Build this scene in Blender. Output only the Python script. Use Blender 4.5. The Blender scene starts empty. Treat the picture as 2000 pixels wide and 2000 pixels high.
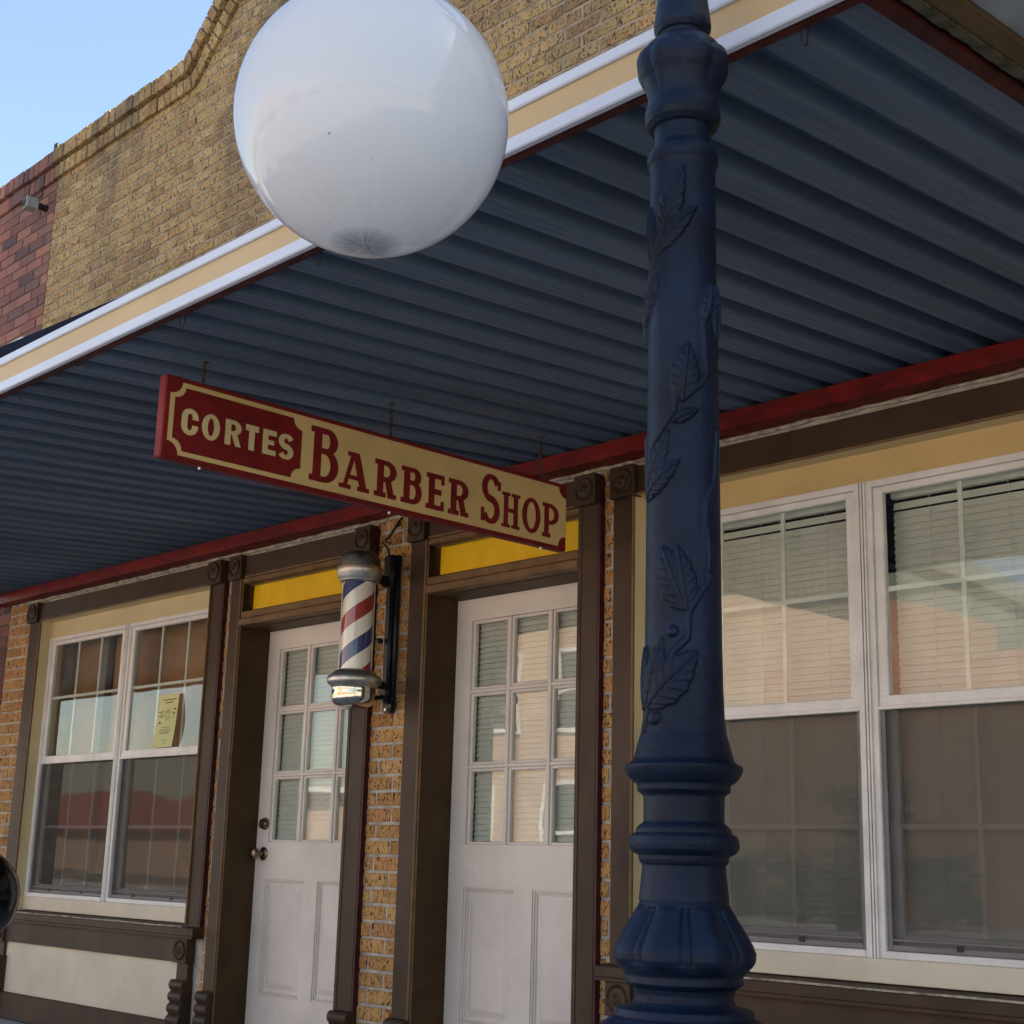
import bpy, math, random
from mathutils import Vector, Matrix
random.seed(7)
PI = math.pi
scene = bpy.context.scene
# ------------------------------------------------------------------ camera
cam_d = bpy.data.cameras.new('camera'); cam = bpy.data.objects.new('camera', cam_d)
scene.collection.objects.link(cam); scene.camera = cam
cam_d.sensor_width = 36.0; cam_d.lens = 2842.6/2000*36.0
cam_d.clip_start = 0.05; cam_d.clip_end = 2000
rt = Vector((0.69471328, 0.71881116, 0.02615305)); dn = Vector((-0.15209992, 0.18234398, -0.97139914)); fw = Vector((-0.70302139, 0.670866, 0.2360079))
cam.matrix_world = Matrix(((rt.x, -dn.x, -fw.x, 0), (rt.y, -dn.y, -fw.y, -3.9), (rt.z, -dn.z, -fw.z, 0.95), (0, 0, 0, 1)))
# ------------------------------------------------------------------ sky, sun, exposure
SUN_EL = math.radians(40); SUN_AZ = math.radians(40)      # azimuth from +Y, positive towards +X
w = bpy.data.worlds.new('World'); scene.world = w; w.use_nodes = True
nt = w.node_tree; bg = nt.nodes['Background']
sky = nt.nodes.new('ShaderNodeTexSky'); sky.sky_type = 'NISHITA'; sky.sun_disc = False
sky.sun_elevation = SUN_EL; sky.sun_rotation = SUN_AZ; sky.air_density = 1.2; sky.dust_density = 1.0; sky.ozone_density = 0.6
nt.links.new(sky.outputs[0], bg.inputs[0]); bg.inputs[1].default_value = 0.062
sd = bpy.data.lights.new('sun', 'SUN'); sd.energy = 5.0; sd.angle = math.radians(0.5); sd.color = (1.0, 0.90, 0.76)
so = bpy.data.objects.new('sun', sd); scene.collection.objects.link(so)
sdir = Vector((math.sin(SUN_AZ)*math.cos(SUN_EL), math.cos(SUN_AZ)*math.cos(SUN_EL), math.sin(SUN_EL)))
so.rotation_euler = sdir.to_track_quat('Z', 'Y').to_euler()
scene.view_settings.view_transform = 'Standard'; scene.view_settings.look = 'None'
scene.view_settings.exposure = 2.38; scene.view_settings.gamma = 1.0
scene.cycles.max_bounces = 10; scene.cycles.diffuse_bounces = 5; scene.cycles.transparent_max_bounces = 16

# ------------------------------------------------------------------ helpers
class MB:
    def __init__(s): s.v = []; s.f = []; s.c = []; s.smooth = []
    def add(s, vs, fs, col=0.5, smooth=False):
        b = len(s.v); s.v += [tuple(p) for p in vs]
        for f in fs: s.f.append(tuple(i+b for i in f)); s.c.append(col); s.smooth.append(smooth)
    def box(s, x0, x1, y0, y1, z0, z1, col=0.5, bev=0.0):
        if x0 > x1: x0, x1 = x1, x0
        if y0 > y1: y0, y1 = y1, y0
        if z0 > z1: z0, z1 = z1, z0
        if bev <= 0:
            s.add([(x0,y0,z0),(x1,y0,z0),(x1,y1,z0),(x0,y1,z0),(x0,y0,z1),(x1,y0,z1),(x1,y1,z1),(x0,y1,z1)],
                  [(0,3,2,1),(4,5,6,7),(0,1,5,4),(1,2,6,5),(2,3,7,6),(3,0,4,7)], col); return
        b = min(bev, (x1-x0)*.45, (y1-y0)*.45, (z1-z0)*.45)
        X, Y, Z = (x0,x1), (y0,y1), (z0,z1)
        vs = []; idx = {}
        for i in (0,1):
            for j in (0,1):
                for k in (0,1):
                    sx, sy, sz = (1,-1)[i], (1,-1)[j], (1,-1)[k]
                    for a, o in enumerate(((0,b,b),(b,0,b),(b,b,0))):
                        idx[(i,j,k,a)] = len(vs); vs.append((X[i]+sx*o[0], Y[j]+sy*o[1], Z[k]+sz*o[2]))
        fs = []
        g = lambda *t: idx[t]
        fs += [(g(0,0,0,0),g(0,0,1,0),g(0,1,1,0),g(0,1,0,0)),(g(1,0,0,0),g(1,1,0,0),g(1,1,1,0),g(1,0,1,0))]
        fs += [(g(0,0,0,1),g(1,0,0,1),g(1,0,1,1),g(0,0,1,1)),(g(0,1,0,1),g(0,1,1,1),g(1,1,1,1),g(1,1,0,1))]
        fs += [(g(0,0,0,2),g(0,1,0,2),g(1,1,0,2),g(1,0,0,2)),(g(0,0,1,2),g(1,0,1,2),g(1,1,1,2),g(0,1,1,2))]
        for k in (0,1):
            for j in (0,1): fs.append((g(0,j,k,1),g(1,j,k,1),g(1,j,k,2),g(0,j,k,2)))
            for i in (0,1): fs.append((g(i,0,k,0),g(i,1,k,0),g(i,1,k,2),g(i,0,k,2)))
        for i in (0,1):
            for j in (0,1): fs.append((g(i,j,0,0),g(i,j,1,0),g(i,j,1,1),g(i,j,0,1)))
        for i in (0,1):
            for j in (0,1):
                for k in (0,1): fs.append((g(i,j,k,0),g(i,j,k,1),g(i,j,k,2)))
        s.add(vs, fs, col)
    def prism(s, poly, axis, a0, a1, col=0.5, smooth=False):
        # poly: 2D outline; axis 'x': (y,z), 'y': (x,z), 'z': (x,y)
        def P(p, a): return {'x': (a, p[0], p[1]), 'y': (p[0], a, p[1]), 'z': (p[0], p[1], a)}[axis]
        n = len(poly)
        vs = [P(p, a0) for p in poly] + [P(p, a1) for p in poly]
        s.add(vs, [tuple(range(n)), tuple(range(2*n-1, n-1, -1))], col)
        s.add(vs, [(i, (i+1) % n, n+(i+1) % n, n+i) for i in range(n)], col, smooth)
    def tube(s, pts, r, n=8, col=0.5, closed=False):
        pts = [Vector(p) for p in pts]; m = len(pts); rings = []
        up = None
        for i, p in enumerate(pts):
            if closed: t = (pts[(i+1) % m]-pts[i-1])
            else: t = pts[min(i+1, m-1)]-pts[max(i-1, 0)]
            t.normalize()
            if up is None: up = Vector((0,0,1)) if abs(t.z) < .9 else Vector((1,0,0))
            a = t.cross(up).normalized(); b = a.cross(t).normalized(); up = b
            rr = r[i] if isinstance(r, (list, tuple)) else r
            rings.append([p+(a*math.cos(q*2*PI/n)+b*math.sin(q*2*PI/n))*rr for q in range(n)])
        vs = [v for R_ in rings for v in R_]; fs = []
        for i in range(m if closed else m-1):
            j = (i+1) % m
            for q in range(n): fs.append((i*n+q, i*n+(q+1) % n, j*n+(q+1) % n, j*n+q))
        if not closed: fs += [tuple(range(n-1, -1, -1)), tuple((m-1)*n+q for q in range(n))]
        s.add(vs, fs, col, True)
    def lathe(s, prof, c=(0,0,0), n=48, axis='z', col=0.5, disp=None, smooth=True):
        # prof: (h, r) along the axis
        vs = []; fs = []; m = len(prof)
        for i, (h, r) in enumerate(prof):
            for q in range(n):
                a = 2*PI*q/n; rr = r+(disp(a, h) if disp else 0)
                if axis == 'z': vs.append((c[0]+rr*math.cos(a), c[1]+rr*math.sin(a), c[2]+h))
                elif axis == 'y': vs.append((c[0]+rr*math.cos(a), c[1]+h, c[2]+rr*math.sin(a)))
                else: vs.append((c[0]+h, c[1]+rr*math.cos(a), c[2]+rr*math.sin(a)))
        for i in range(m-1):
            for q in range(n): fs.append((i*n+q, i*n+(q+1) % n, (i+1)*n+(q+1) % n, (i+1)*n+q))
        s.add(vs, fs, col, smooth)
    def build(s, name, mat, parent=None, colattr=False):
        me = bpy.data.meshes.new(name); me.from_pydata(s.v, [], s.f)
        me.polygons.foreach_set('use_smooth', s.smooth)
        if colattr:
            at = me.attributes.new('tone', 'FLOAT', 'FACE'); at.data.foreach_set('value', s.c)
        me.update(); me.validate()
        import bmesh
        bm = bmesh.new(); bm.from_mesh(me); bmesh.ops.recalc_face_normals(bm, faces=bm.faces); bm.to_mesh(me); bm.free()
        me.materials.append(mat)
        if any(s.smooth): me.set_sharp_from_angle(angle=math.radians(42))
        o = bpy.data.objects.new(name, me); scene.collection.objects.link(o)
        if parent:
            o.parent = parent
            # vertices are given in world coordinates: cancel the parent's place
            o.matrix_parent_inverse = parent_world(parent).inverted()
        return o
def parent_world(p):
    m = p.matrix_basis.copy()
    while p.parent:
        m = p.parent.matrix_basis @ p.matrix_parent_inverse @ m if False else (p.parent.matrix_basis @ (p.matrix_parent_inverse @ m))
        p = p.parent
    return m
def tag(o, label=None, cat=None, group=None, kind=None):
    if label: o['label'] = label
    if cat: o['category'] = cat
    if group: o['group'] = group
    if kind: o['kind'] = kind
    return o
def thing(name, label, cat, loc=(0,0,0), group=None):
    o = bpy.data.objects.new(name, None); scene.collection.objects.link(o); o.location = loc; o.empty_display_size = .2
    return tag(o, label, cat, group)

# ------------------------------------------------------------------ materials
def mat(name, col, rough=.6, metal=0.0, var=0.12, vscale=6.0, bump=0.0, bscale=60.0, col2=None, spots=None, coat=0.0, stretch=(1,1,1), ior=1.5, spec=.28):
    m = bpy.data.materials.new(name); m.use_nodes = True; n = m.node_tree; L = n.links
    b = n.nodes['Principled BSDF']; b.inputs['Roughness'].default_value = rough; b.inputs['Metallic'].default_value = metal
    b.inputs['IOR'].default_value = ior
    b.inputs['Specular IOR Level'].default_value = .5 if metal or coat else spec
    if coat: b.inputs['Coat Weight'].default_value = coat; b.inputs['Coat Roughness'].default_value = .04
    tc = n.nodes.new('ShaderNodeTexCoord'); mp = n.nodes.new('ShaderNodeMapping'); mp.inputs['Scale'].default_value = stretch
    L.new(tc.outputs['Object'], mp.inputs[0])
    nz = n.nodes.new('ShaderNodeTexNoise'); nz.inputs['Scale'].default_value = vscale; nz.inputs['Detail'].default_value = 6; nz.inputs['Roughness'].default_value = .65
    L.new(mp.outputs[0], nz.inputs['Vector'])
    mx = n.nodes.new('ShaderNodeMix'); mx.data_type = 'RGBA'
    c2 = col2 or tuple(max(0, c*(1-3*var)) for c in col)
    mx.inputs['A'].default_value = (*c2, 1); mx.inputs['B'].default_value = (*[min(1, c*(1+var)) for c in col], 1)
    rp = n.nodes.new('ShaderNodeMapRange'); rp.inputs['From Min'].default_value = .3; rp.inputs['From Max'].default_value = .62
    L.new(nz.outputs['Fac'], rp.inputs['Value']); L.new(rp.outputs[0], mx.inputs['Factor'])
    out = mx.outputs['Result']
    if spots:   # (threshold, colour, scale)
        th, sc, ss = spots
        n2 = n.nodes.new('ShaderNodeTexNoise'); n2.inputs['Scale'].default_value = ss; n2.inputs['Detail'].default_value = 4; n2.inputs['Roughness'].default_value = .7
        L.new(mp.outputs[0], n2.inputs['Vector'])
        r2 = n.nodes.new('ShaderNodeMapRange'); r2.inputs['From Min'].default_value = th; r2.inputs['From Max'].default_value = th+.05
        L.new(n2.outputs['Fac'], r2.inputs['Value'])
        m2 = n.nodes.new('ShaderNodeMix'); m2.data_type = 'RGBA'; m2.inputs['B'].default_value = (*sc, 1)
        L.new(r2.outputs[0], m2.inputs['Factor']); L.new(out, m2.inputs['A']); out = m2.outputs['Result']
    L.new(out, b.inputs['Base Color'])
    rr = n.nodes.new('ShaderNodeMapRange'); rr.inputs['To Min'].default_value = min(1, rough*1.25+.02); rr.inputs['To Max'].default_value = rough*.85
    L.new(nz.outputs['Fac'], rr.inputs['Value']); L.new(rr.outputs[0], b.inputs['Roughness'])
    if bump:
        n3 = n.nodes.new('ShaderNodeTexNoise'); n3.inputs['Scale'].default_value = bscale; n3.inputs['Detail'].default_value = 5
        L.new(mp.outputs[0], n3.inputs['Vector'])
        bp = n.nodes.new('ShaderNodeBump'); bp.inputs['Strength'].default_value = bump; bp.inputs['Distance'].default_value = .004
        L.new(n3.outputs['Fac'], bp.inputs['Height']); L.new(bp.outputs[0], b.inputs['Normal'])
    return m

def brick_mat(name, ramp, rug=True, stain=(0.05,0.04,0.03), stain_amt=0.9):
    m = bpy.data.materials.new(name); m.use_nodes = True; n = m.node_tree; L = n.links
    b = n.nodes['Principled BSDF']; b.inputs['Roughness'].default_value = .88
    at = n.nodes.new('ShaderNodeAttribute'); at.attribute_name = 'tone'
    cr = n.nodes.new('ShaderNodeValToRGB'); e = cr.color_ramp.elements
    e[0].position = 0; e[0].color = (*ramp[0], 1); e[1].position = 1; e[1].color = (*ramp[-1], 1)
    for i, c in enumerate(ramp[1:-1]):
        x = e.new((i+1)/(len(ramp)-1)); x.color = (*c, 1)
    L.new(at.outputs['Fac'], cr.inputs[0])
    tc = n.nodes.new('ShaderNodeTexCoord'); mp = n.nodes.new('ShaderNodeMapping')
    mp.inputs['Scale'].default_value = (1, 1, .5) if rug else (1, 1, 1)
    L.new(tc.outputs['Object'], mp.inputs[0])
    n1 = n.nodes.new('ShaderNodeTexNoise'); n1.inputs['Scale'].default_value = 62 if rug else 55; n1.inputs['Detail'].default_value = 4; n1.inputs['Distortion'].default_value = 2.2 if rug else .3
    L.new(mp.outputs[0], n1.inputs['Vector'])
    pit = n.nodes.new('ShaderNodeMapRange'); pit.inputs['From Min'].default_value = .395 if rug else .2; pit.inputs['From Max'].default_value = .475 if rug else .5
    L.new(n1.outputs['Fac'], pit.inputs['Value'])
    mx = n.nodes.new('ShaderNodeMix'); mx.data_type = 'RGBA'; mx.blend_type = 'MULTIPLY'; mx.inputs['Factor'].default_value = 1
    dk = n.nodes.new('ShaderNodeMix'); dk.data_type = 'RGBA'; dk.inputs['A'].default_value = (.16,.09,.06,1) if rug else (.7,.66,.66,1); dk.inputs['B'].default_value = (1,1,1,1)
    L.new(pit.outputs[0], dk.inputs['Factor']); L.new(cr.outputs[0], mx.inputs['A']); L.new(dk.outputs['Result'], mx.inputs['B'])
    # soot and damp stains with shapes of their own, running down from the coping
    n2 = n.nodes.new('ShaderNodeTexNoise'); n2.inputs['Scale'].default_value = 1.1; n2.inputs['Detail'].default_value = 9; n2.inputs['Roughness'].default_value = .68
    m3 = n.nodes.new('ShaderNodeMapping'); m3.inputs['Scale'].default_value = (1.3, 1, .5); L.new(tc.outputs['Object'], m3.inputs[0]); L.new(m3.outputs[0], n2.inputs['Vector'])
    r2 = n.nodes.new('ShaderNodeMapRange'); r2.inputs['From Min'].default_value = .47; r2.inputs['From Max'].default_value = .60; r2.inputs['To Max'].default_value = stain_amt
    L.new(n2.outputs['Fac'], r2.inputs['Value'])
    sp = n.nodes.new('ShaderNodeSeparateXYZ'); L.new(tc.outputs['Object'], sp.inputs[0])
    hz = n.nodes.new('ShaderNodeMapRange'); hz.inputs['From Min'].default_value = 3.9; hz.inputs['From Max'].default_value = 5.4; hz.inputs['To Min'].default_value = .18
    L.new(sp.outputs[2], hz.inputs['Value'])
    mm = n.nodes.new('ShaderNodeMath'); mm.operation = 'MULTIPLY'; L.new(r2.outputs[0], mm.inputs[0]); L.new(hz.outputs[0], mm.inputs[1])
    st = n.nodes.new('ShaderNodeMix'); st.data_type = 'RGBA'; st.inputs['B'].default_value = (*stain, 1)
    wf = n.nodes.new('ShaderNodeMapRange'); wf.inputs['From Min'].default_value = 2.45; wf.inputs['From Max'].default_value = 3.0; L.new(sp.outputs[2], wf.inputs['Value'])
    wx = n.nodes.new('ShaderNodeMix'); wx.data_type = 'RGBA'; wx.blend_type = 'MULTIPLY'; wx.inputs['B'].default_value = (.66,.81,.98,1) if rug else (1,1,1,1)  # cooler tint above canopy: weathering, plus warm bounce below put into the colour
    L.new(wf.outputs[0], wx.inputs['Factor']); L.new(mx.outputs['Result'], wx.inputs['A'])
    L.new(mm.outputs[0], st.inputs['Factor']); L.new(wx.outputs['Result'], st.inputs['A']); L.new(st.outputs['Result'], b.inputs['Base Color'])
    bp = n.nodes.new('ShaderNodeBump'); bp.inputs['Strength'].default_value = .9 if rug else .4; bp.inputs['Distance'].default_value = .006 if rug else .003
    L.new(n1.outputs['Fac'], bp.inputs['Height']); L.new(bp.outputs[0], b.inputs['Normal'])
    return m

def glass_mat(name, tint=(.93,.95,.94), boost=1.75, wob=.0008):
    m = bpy.data.materials.new(name); m.use_nodes = True; n = m.node_tree; L = n.links
    n.nodes.remove(n.nodes['Principled BSDF']); out = n.nodes['Material Output']
    tr = n.nodes.new('ShaderNodeBsdfTransparent'); tr.inputs[0].default_value = (*tint, 1)
    gl = n.nodes.new('ShaderNodeBsdfGlossy'); gl.inputs['Roughness'].default_value = .015; gl.inputs[0].default_value = (.97,.98,1,1)
    fr = n.nodes.new('ShaderNodeFresnel'); fr.inputs[0].default_value = boost
    ge = n.nodes.new('ShaderNodeNewGeometry'); inv = n.nodes.new('ShaderNodeMath'); inv.operation = 'SUBTRACT'; inv.inputs[0].default_value = 1
    L.new(ge.outputs['Backfacing'], inv.inputs[1])
    mu = n.nodes.new('ShaderNodeMath'); mu.operation = 'MULTIPLY'; L.new(fr.outputs[0], mu.inputs[0]); L.new(inv.outputs[0], mu.inputs[1])
    tc = n.nodes.new('ShaderNodeTexCoord'); nz = n.nodes.new('ShaderNodeTexNoise'); nz.inputs['Scale'].default_value = 3.2; nz.inputs['Detail'].default_value = 1
    L.new(tc.outputs['Object'], nz.inputs['Vector']); bp = n.nodes.new('ShaderNodeBump'); bp.inputs['Distance'].default_value = wob; bp.inputs['Strength'].default_value = 1
    L.new(nz.outputs['Fac'], bp.inputs['Height']); L.new(bp.outputs[0], gl.inputs['Normal'])
    mx = n.nodes.new('ShaderNodeMixShader'); L.new(mu.outputs[0], mx.inputs[0]); L.new(tr.outputs[0], mx.inputs[1]); L.new(gl.outputs[0], mx.inputs[2])
    L.new(mx.outputs[0], out.inputs[0]); return m

def screen_mat():
    m = bpy.data.materials.new('insect_screen_mesh'); m.use_nodes = True; n = m.node_tree; L = n.links
    b = n.nodes['Principled BSDF']; b.inputs['Base Color'].default_value = (.05,.043,.038,1); b.inputs['Roughness'].default_value = .8
    tr = n.nodes.new('ShaderNodeBsdfTransparent'); mx = n.nodes.new('ShaderNodeMixShader'); mx.inputs[0].default_value = .36
    L.new(tr.outputs[0], mx.inputs[1]); L.new(b.outputs[0], mx.inputs[2]); L.new(mx.outputs[0], n.nodes['Material Output'].inputs[0]); return m

def stripes_mat():
    m = bpy.data.materials.new('barber_stripes'); m.use_nodes = True; n = m.node_tree; L = n.links
    b = n.nodes['Principled BSDF']; b.inputs['Roughness'].default_value = .35; b.inputs['Coat Weight'].default_value = 1; b.inputs['Coat Roughness'].default_value = .02; b.inputs['Coat IOR'].default_value = 1.6
    tc = n.nodes.new('ShaderNodeTexCoord'); sp = n.nodes.new('ShaderNodeSeparateXYZ'); L.new(tc.outputs['Object'], sp.inputs[0])
    def M(op, a, b2):
        q = n.nodes.new('ShaderNodeMath'); q.operation = op
        for i, x in enumerate((a, b2)):
            if isinstance(x, (int, float)): q.inputs[i].default_value = x
            elif x is not None: L.new(x, q.inputs[i])
        return q.outputs[0]
    ang = M('ARCTAN2', sp.outputs[1], sp.outputs[0]); ang = M('DIVIDE', ang, 2*PI)
    z = M('DIVIDE', sp.outputs[2], .2881)
    f = M('SUBTRACT', z, ang); f = M('ADD', f, STRIPE_PHASE); f = M('FRACT', f, None)
    cr = n.nodes.new('ShaderNodeValToRGB'); cr.color_ramp.interpolation = 'CONSTANT'; e = cr.color_ramp.elements
    W = (.80,.76,.66,1); e[0].position = 0; e[0].color = (.30,.025,.025,1); e[1].position = .24; e[1].color = W
    x = e.new(.5); x.color = (.015,.035,.14,1); x = e.new(.74); x.color = W
    L.new(f, cr.inputs[0]); L.new(cr.outputs[0], b.inputs['Base Color']); return m

def globe_mat():
    m = bpy.data.materials.new('milky_acrylic'); m.use_nodes = True; n = m.node_tree; L = n.links
    n.nodes.remove(n.nodes['Principled BSDF'])
    tc = n.nodes.new('ShaderNodeTexCoord'); sp = n.nodes.new('ShaderNodeSeparateXYZ'); L.new(tc.outputs['Object'], sp.inputs[0])
    # settled dust at the bottom of the bowl: radial streaks and a dark smudge round the nub
    an = n.nodes.new('ShaderNodeMath'); an.operation = 'ARCTAN2'; L.new(sp.outputs[1], an.inputs[0]); L.new(sp.outputs[0], an.inputs[1])
    cx = n.nodes.new('ShaderNodeCombineXYZ'); s1 = n.nodes.new('ShaderNodeMath'); s1.operation = 'MULTIPLY'; s1.inputs[1].default_value = 9; L.new(an.outputs[0], s1.inputs[0])
    s2 = n.nodes.new('ShaderNodeMath'); s2.operation = 'MULTIPLY'; s2.inputs[1].default_value = 4; L.new(sp.outputs[2], s2.inputs[0])
    L.new(s1.outputs[0], cx.inputs[0]); L.new(s2.outputs[0], cx.inputs[1])
    nz = n.nodes.new('ShaderNodeTexNoise'); nz.inputs['Scale'].default_value = 1.5; nz.inputs['Detail'].default_value = 5; L.new(cx.outputs[0], nz.inputs['Vector'])
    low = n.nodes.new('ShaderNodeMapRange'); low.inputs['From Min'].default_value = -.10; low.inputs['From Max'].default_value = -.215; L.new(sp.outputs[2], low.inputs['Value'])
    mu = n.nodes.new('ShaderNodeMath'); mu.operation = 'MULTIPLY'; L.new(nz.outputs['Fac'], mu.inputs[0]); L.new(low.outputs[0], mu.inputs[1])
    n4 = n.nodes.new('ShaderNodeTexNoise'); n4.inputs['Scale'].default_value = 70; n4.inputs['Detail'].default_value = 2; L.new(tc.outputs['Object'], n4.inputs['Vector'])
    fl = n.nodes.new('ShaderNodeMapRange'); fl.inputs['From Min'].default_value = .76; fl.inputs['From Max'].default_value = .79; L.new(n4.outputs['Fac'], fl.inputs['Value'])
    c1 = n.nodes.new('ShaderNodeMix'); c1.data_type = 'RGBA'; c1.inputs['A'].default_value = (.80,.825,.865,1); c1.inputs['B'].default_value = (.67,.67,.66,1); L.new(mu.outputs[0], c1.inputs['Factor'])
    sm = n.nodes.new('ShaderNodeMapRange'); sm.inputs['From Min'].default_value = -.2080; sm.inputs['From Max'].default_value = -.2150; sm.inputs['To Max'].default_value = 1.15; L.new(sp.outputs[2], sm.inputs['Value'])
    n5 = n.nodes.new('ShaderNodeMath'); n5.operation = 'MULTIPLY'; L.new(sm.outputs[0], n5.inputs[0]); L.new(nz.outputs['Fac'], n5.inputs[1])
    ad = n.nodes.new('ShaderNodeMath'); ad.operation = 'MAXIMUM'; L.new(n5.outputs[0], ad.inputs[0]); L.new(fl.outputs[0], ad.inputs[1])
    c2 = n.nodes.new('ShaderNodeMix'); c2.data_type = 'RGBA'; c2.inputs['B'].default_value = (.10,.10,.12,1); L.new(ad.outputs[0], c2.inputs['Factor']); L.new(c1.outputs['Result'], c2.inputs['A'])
    df = n.nodes.new('ShaderNodeBsdfDiffuse'); tl = n.nodes.new('ShaderNodeBsdfTranslucent'); L.new(c2.outputs['Result'], df.inputs[0]); L.new(c2.outputs['Result'], tl.inputs[0])
    a = n.nodes.new('ShaderNodeMixShader'); a.inputs[0].default_value = .45; L.new(df.outputs[0], a.inputs[1]); L.new(tl.outputs[0], a.inputs[2])
    gl = n.nodes.new('ShaderNodeBsdfGlossy'); gl.inputs['Roughness'].default_value = .05
    fr = n.nodes.new('ShaderNodeFresnel'); fr.inputs[0].default_value = 1.42
    ge = n.nodes.new('ShaderNodeNewGeometry'); inv = n.nodes.new('ShaderNodeMath'); inv.operation = 'SUBTRACT'; inv.inputs[0].default_value = 1; L.new(ge.outputs['Backfacing'], inv.inputs[1])
    q = n.nodes.new('ShaderNodeMath'); q.operation = 'MULTIPLY'; L.new(fr.outputs[0], q.inputs[0]); L.new(inv.outputs[0], q.inputs[1])
    bmx = n.nodes.new('ShaderNodeMixShader'); L.new(q.outputs[0], bmx.inputs[0]); L.new(a.outputs[0], bmx.inputs[1]); L.new(gl.outputs[0], bmx.inputs[2])
    L.new(bmx.outputs[0], n.nodes['Material Output'].inputs[0]); return m
STRIPE_PHASE = -0.156
YEL = [(.38,.19,.062),(.45,.24,.08),(.50,.28,.092),(.55,.325,.11),(.52,.26,.088),(.58,.35,.135),(.44,.205,.075)]
M = {}
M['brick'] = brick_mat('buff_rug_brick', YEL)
M['redbrick'] = brick_mat('red_brick', [(.06,.035,.042),(.14,.055,.048),(.21,.082,.06),(.27,.12,.08),(.11,.055,.055),(.22,.10,.08)], rug=False, stain=(.03,.02,.025), stain_amt=.35)
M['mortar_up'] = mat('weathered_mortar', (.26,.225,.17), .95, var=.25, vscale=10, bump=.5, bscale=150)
M['mortar'] = mat('mortar', (.43,.39,.33), .95, var=.15, vscale=14, bump=.5, bscale=150)
M['mortar_dark'] = mat('dark_mortar', (.13,.09,.085), .95, var=.15, vscale=14, bump=.5, bscale=150)
M['brown'] = mat('brown_trim_paint', (.054,.029,.0155), .5, var=.10, vscale=5, bump=.15, bscale=70, spots=(.73,(.20,.16,.12),45), stretch=(1,1,.5))
M['brownd'] = mat('brown_door_jamb', (.060,.032,.011), .5, var=.12, vscale=4, bump=.1)
M['bead'] = mat('tan_bead', (.17,.095,.04), .45, var=.12, vscale=12)
M['maroon'] = mat('maroon_edge', (.055,.008,.012), .4, var=.2, vscale=20)
M['cream'] = mat('cream_board', (.60,.49,.28), .6, var=.04, vscale=3, bump=.12, bscale=90, spots=(.76,(.14,.10,.06),60))
M['apron'] = mat('pale_cream_panel', (.66,.59,.45), .6, var=.05, vscale=2.5, spots=(.77,(.2,.16,.11),50))
M['stucco'] = mat('cream_stucco', (.60,.43,.19), .8, var=.04, vscale=4, bump=1.0, bscale=48)
M['yellow'] = mat('yellow_panel', (.85,.52,.008), .45, var=.06, vscale=3)
M['vinyl'] = mat('white_vinyl', (.74,.71,.67), .35, var=.05, vscale=9, spots=(.74,(.25,.21,.17),70))
M['muntin'] = mat('muntin_vinyl', (.72,.72,.64), .4, var=.05)
M['door'] = mat('door_white_paint', (.70,.64,.575), .42, var=.055, vscale=2.2, bump=.12, bscale=25, spots=(.735,(.16,.12,.09),48))
M['blind'] = mat('blind_slats', (.68,.67,.60), .6, var=.03)
M['brass'] = mat('antique_brass', (.24,.19,.13), .28, metal=1, var=.15, vscale=20)
M['glass'] = glass_mat('window_glass'); M['screen'] = screen_mat()
M['screenframe'] = mat('grey_screen_frame', (.20,.18,.18), .5, var=.06)
M['interior'] = mat('interior_plaster', (.22,.16,.11), .9, var=.08)
M['curtain'] = mat('brown_backing_board', (.42,.23,.11), .8, var=.12, vscale=2)
M['deck'] = mat('blue_grey_deck_paint', (.090,.130,.195), .5, var=.10, vscale=2.5, bump=.1, bscale=20, stretch=(1,.12,1))
M['red'] = mat('red_steel_paint', (.155,.006,.005), .45, var=.2, vscale=8, bump=.1, spots=(.76,(.03,.01,.01),30))
M['caulk'] = mat('weathered_caulk', (.42,.36,.28), .8, var=.25, vscale=25, bump=.6, bscale=50)
M['white'] = mat('white_fascia_paint', (.56,.60,.70), .4, var=.03, vscale=2)
M['creamf'] = mat('cream_fascia_paint', (.50,.36,.19), .45, var=.03, vscale=2)
M['dred'] = mat('dark_red_angle', (.065,.010,.009), .6, var=.2, vscale=20)
M['navyfab'] = mat('navy_flashing', (.004,.007,.022), .8, var=.1, spec=.1)
M['signred'] = mat('sign_red', (.175,.009,.008), .55, var=.10, vscale=10)
M['signcream'] = mat('sign_cream', (.64,.45,.19), .6, var=.05, vscale=4)
M['letter'] = mat('letter_cream', (.62,.49,.24), .6, var=.05, vscale=6)
M['chain'] = mat('rusty_chain', (.10,.07,.05), .5, metal=.7, var=.3, vscale=60)
M['navy'] = mat('navy_cast_iron_paint', (.0044,.0105,.029), .46, var=.22, vscale=7, bump=.45, bscale=75, spots=(.745,(.06,.09,.14),38), spec=.35)
M['navy'].node_tree.nodes['Principled BSDF'].inputs['IOR'].default_value = 1.36
M['steel'] = mat('brushed_steel', (.55,.52,.48), .38, metal=1, var=.10, vscale=12)
M['steeldark'] = mat('tarnished_steel', (.33,.32,.30), .45, metal=1, var=.25, vscale=10)
M['chrome'] = mat('polished_chrome', (.60,.56,.50), .10, metal=1, var=.03)
M['blackiron'] = mat('black_iron', (.012,.013,.016), .35, var=.2, vscale=20, bump=.3, bscale=60)
M['blackgloss'] = mat('black_gloss', (.003,.003,.004), .12, var=.1, spec=.5)
M['wire'] = mat('wire_black', (.02,.018,.015), .5)
M['wiregold'] = mat('wire_tan', (.35,.24,.12), .5)
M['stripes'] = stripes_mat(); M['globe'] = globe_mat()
M['concrete'] = mat('sidewalk_concrete', (.46,.44,.41), .9, var=.12, vscale=1.5, bump=.3, bscale=80, spots=(.7,(.15,.14,.13),12))
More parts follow.
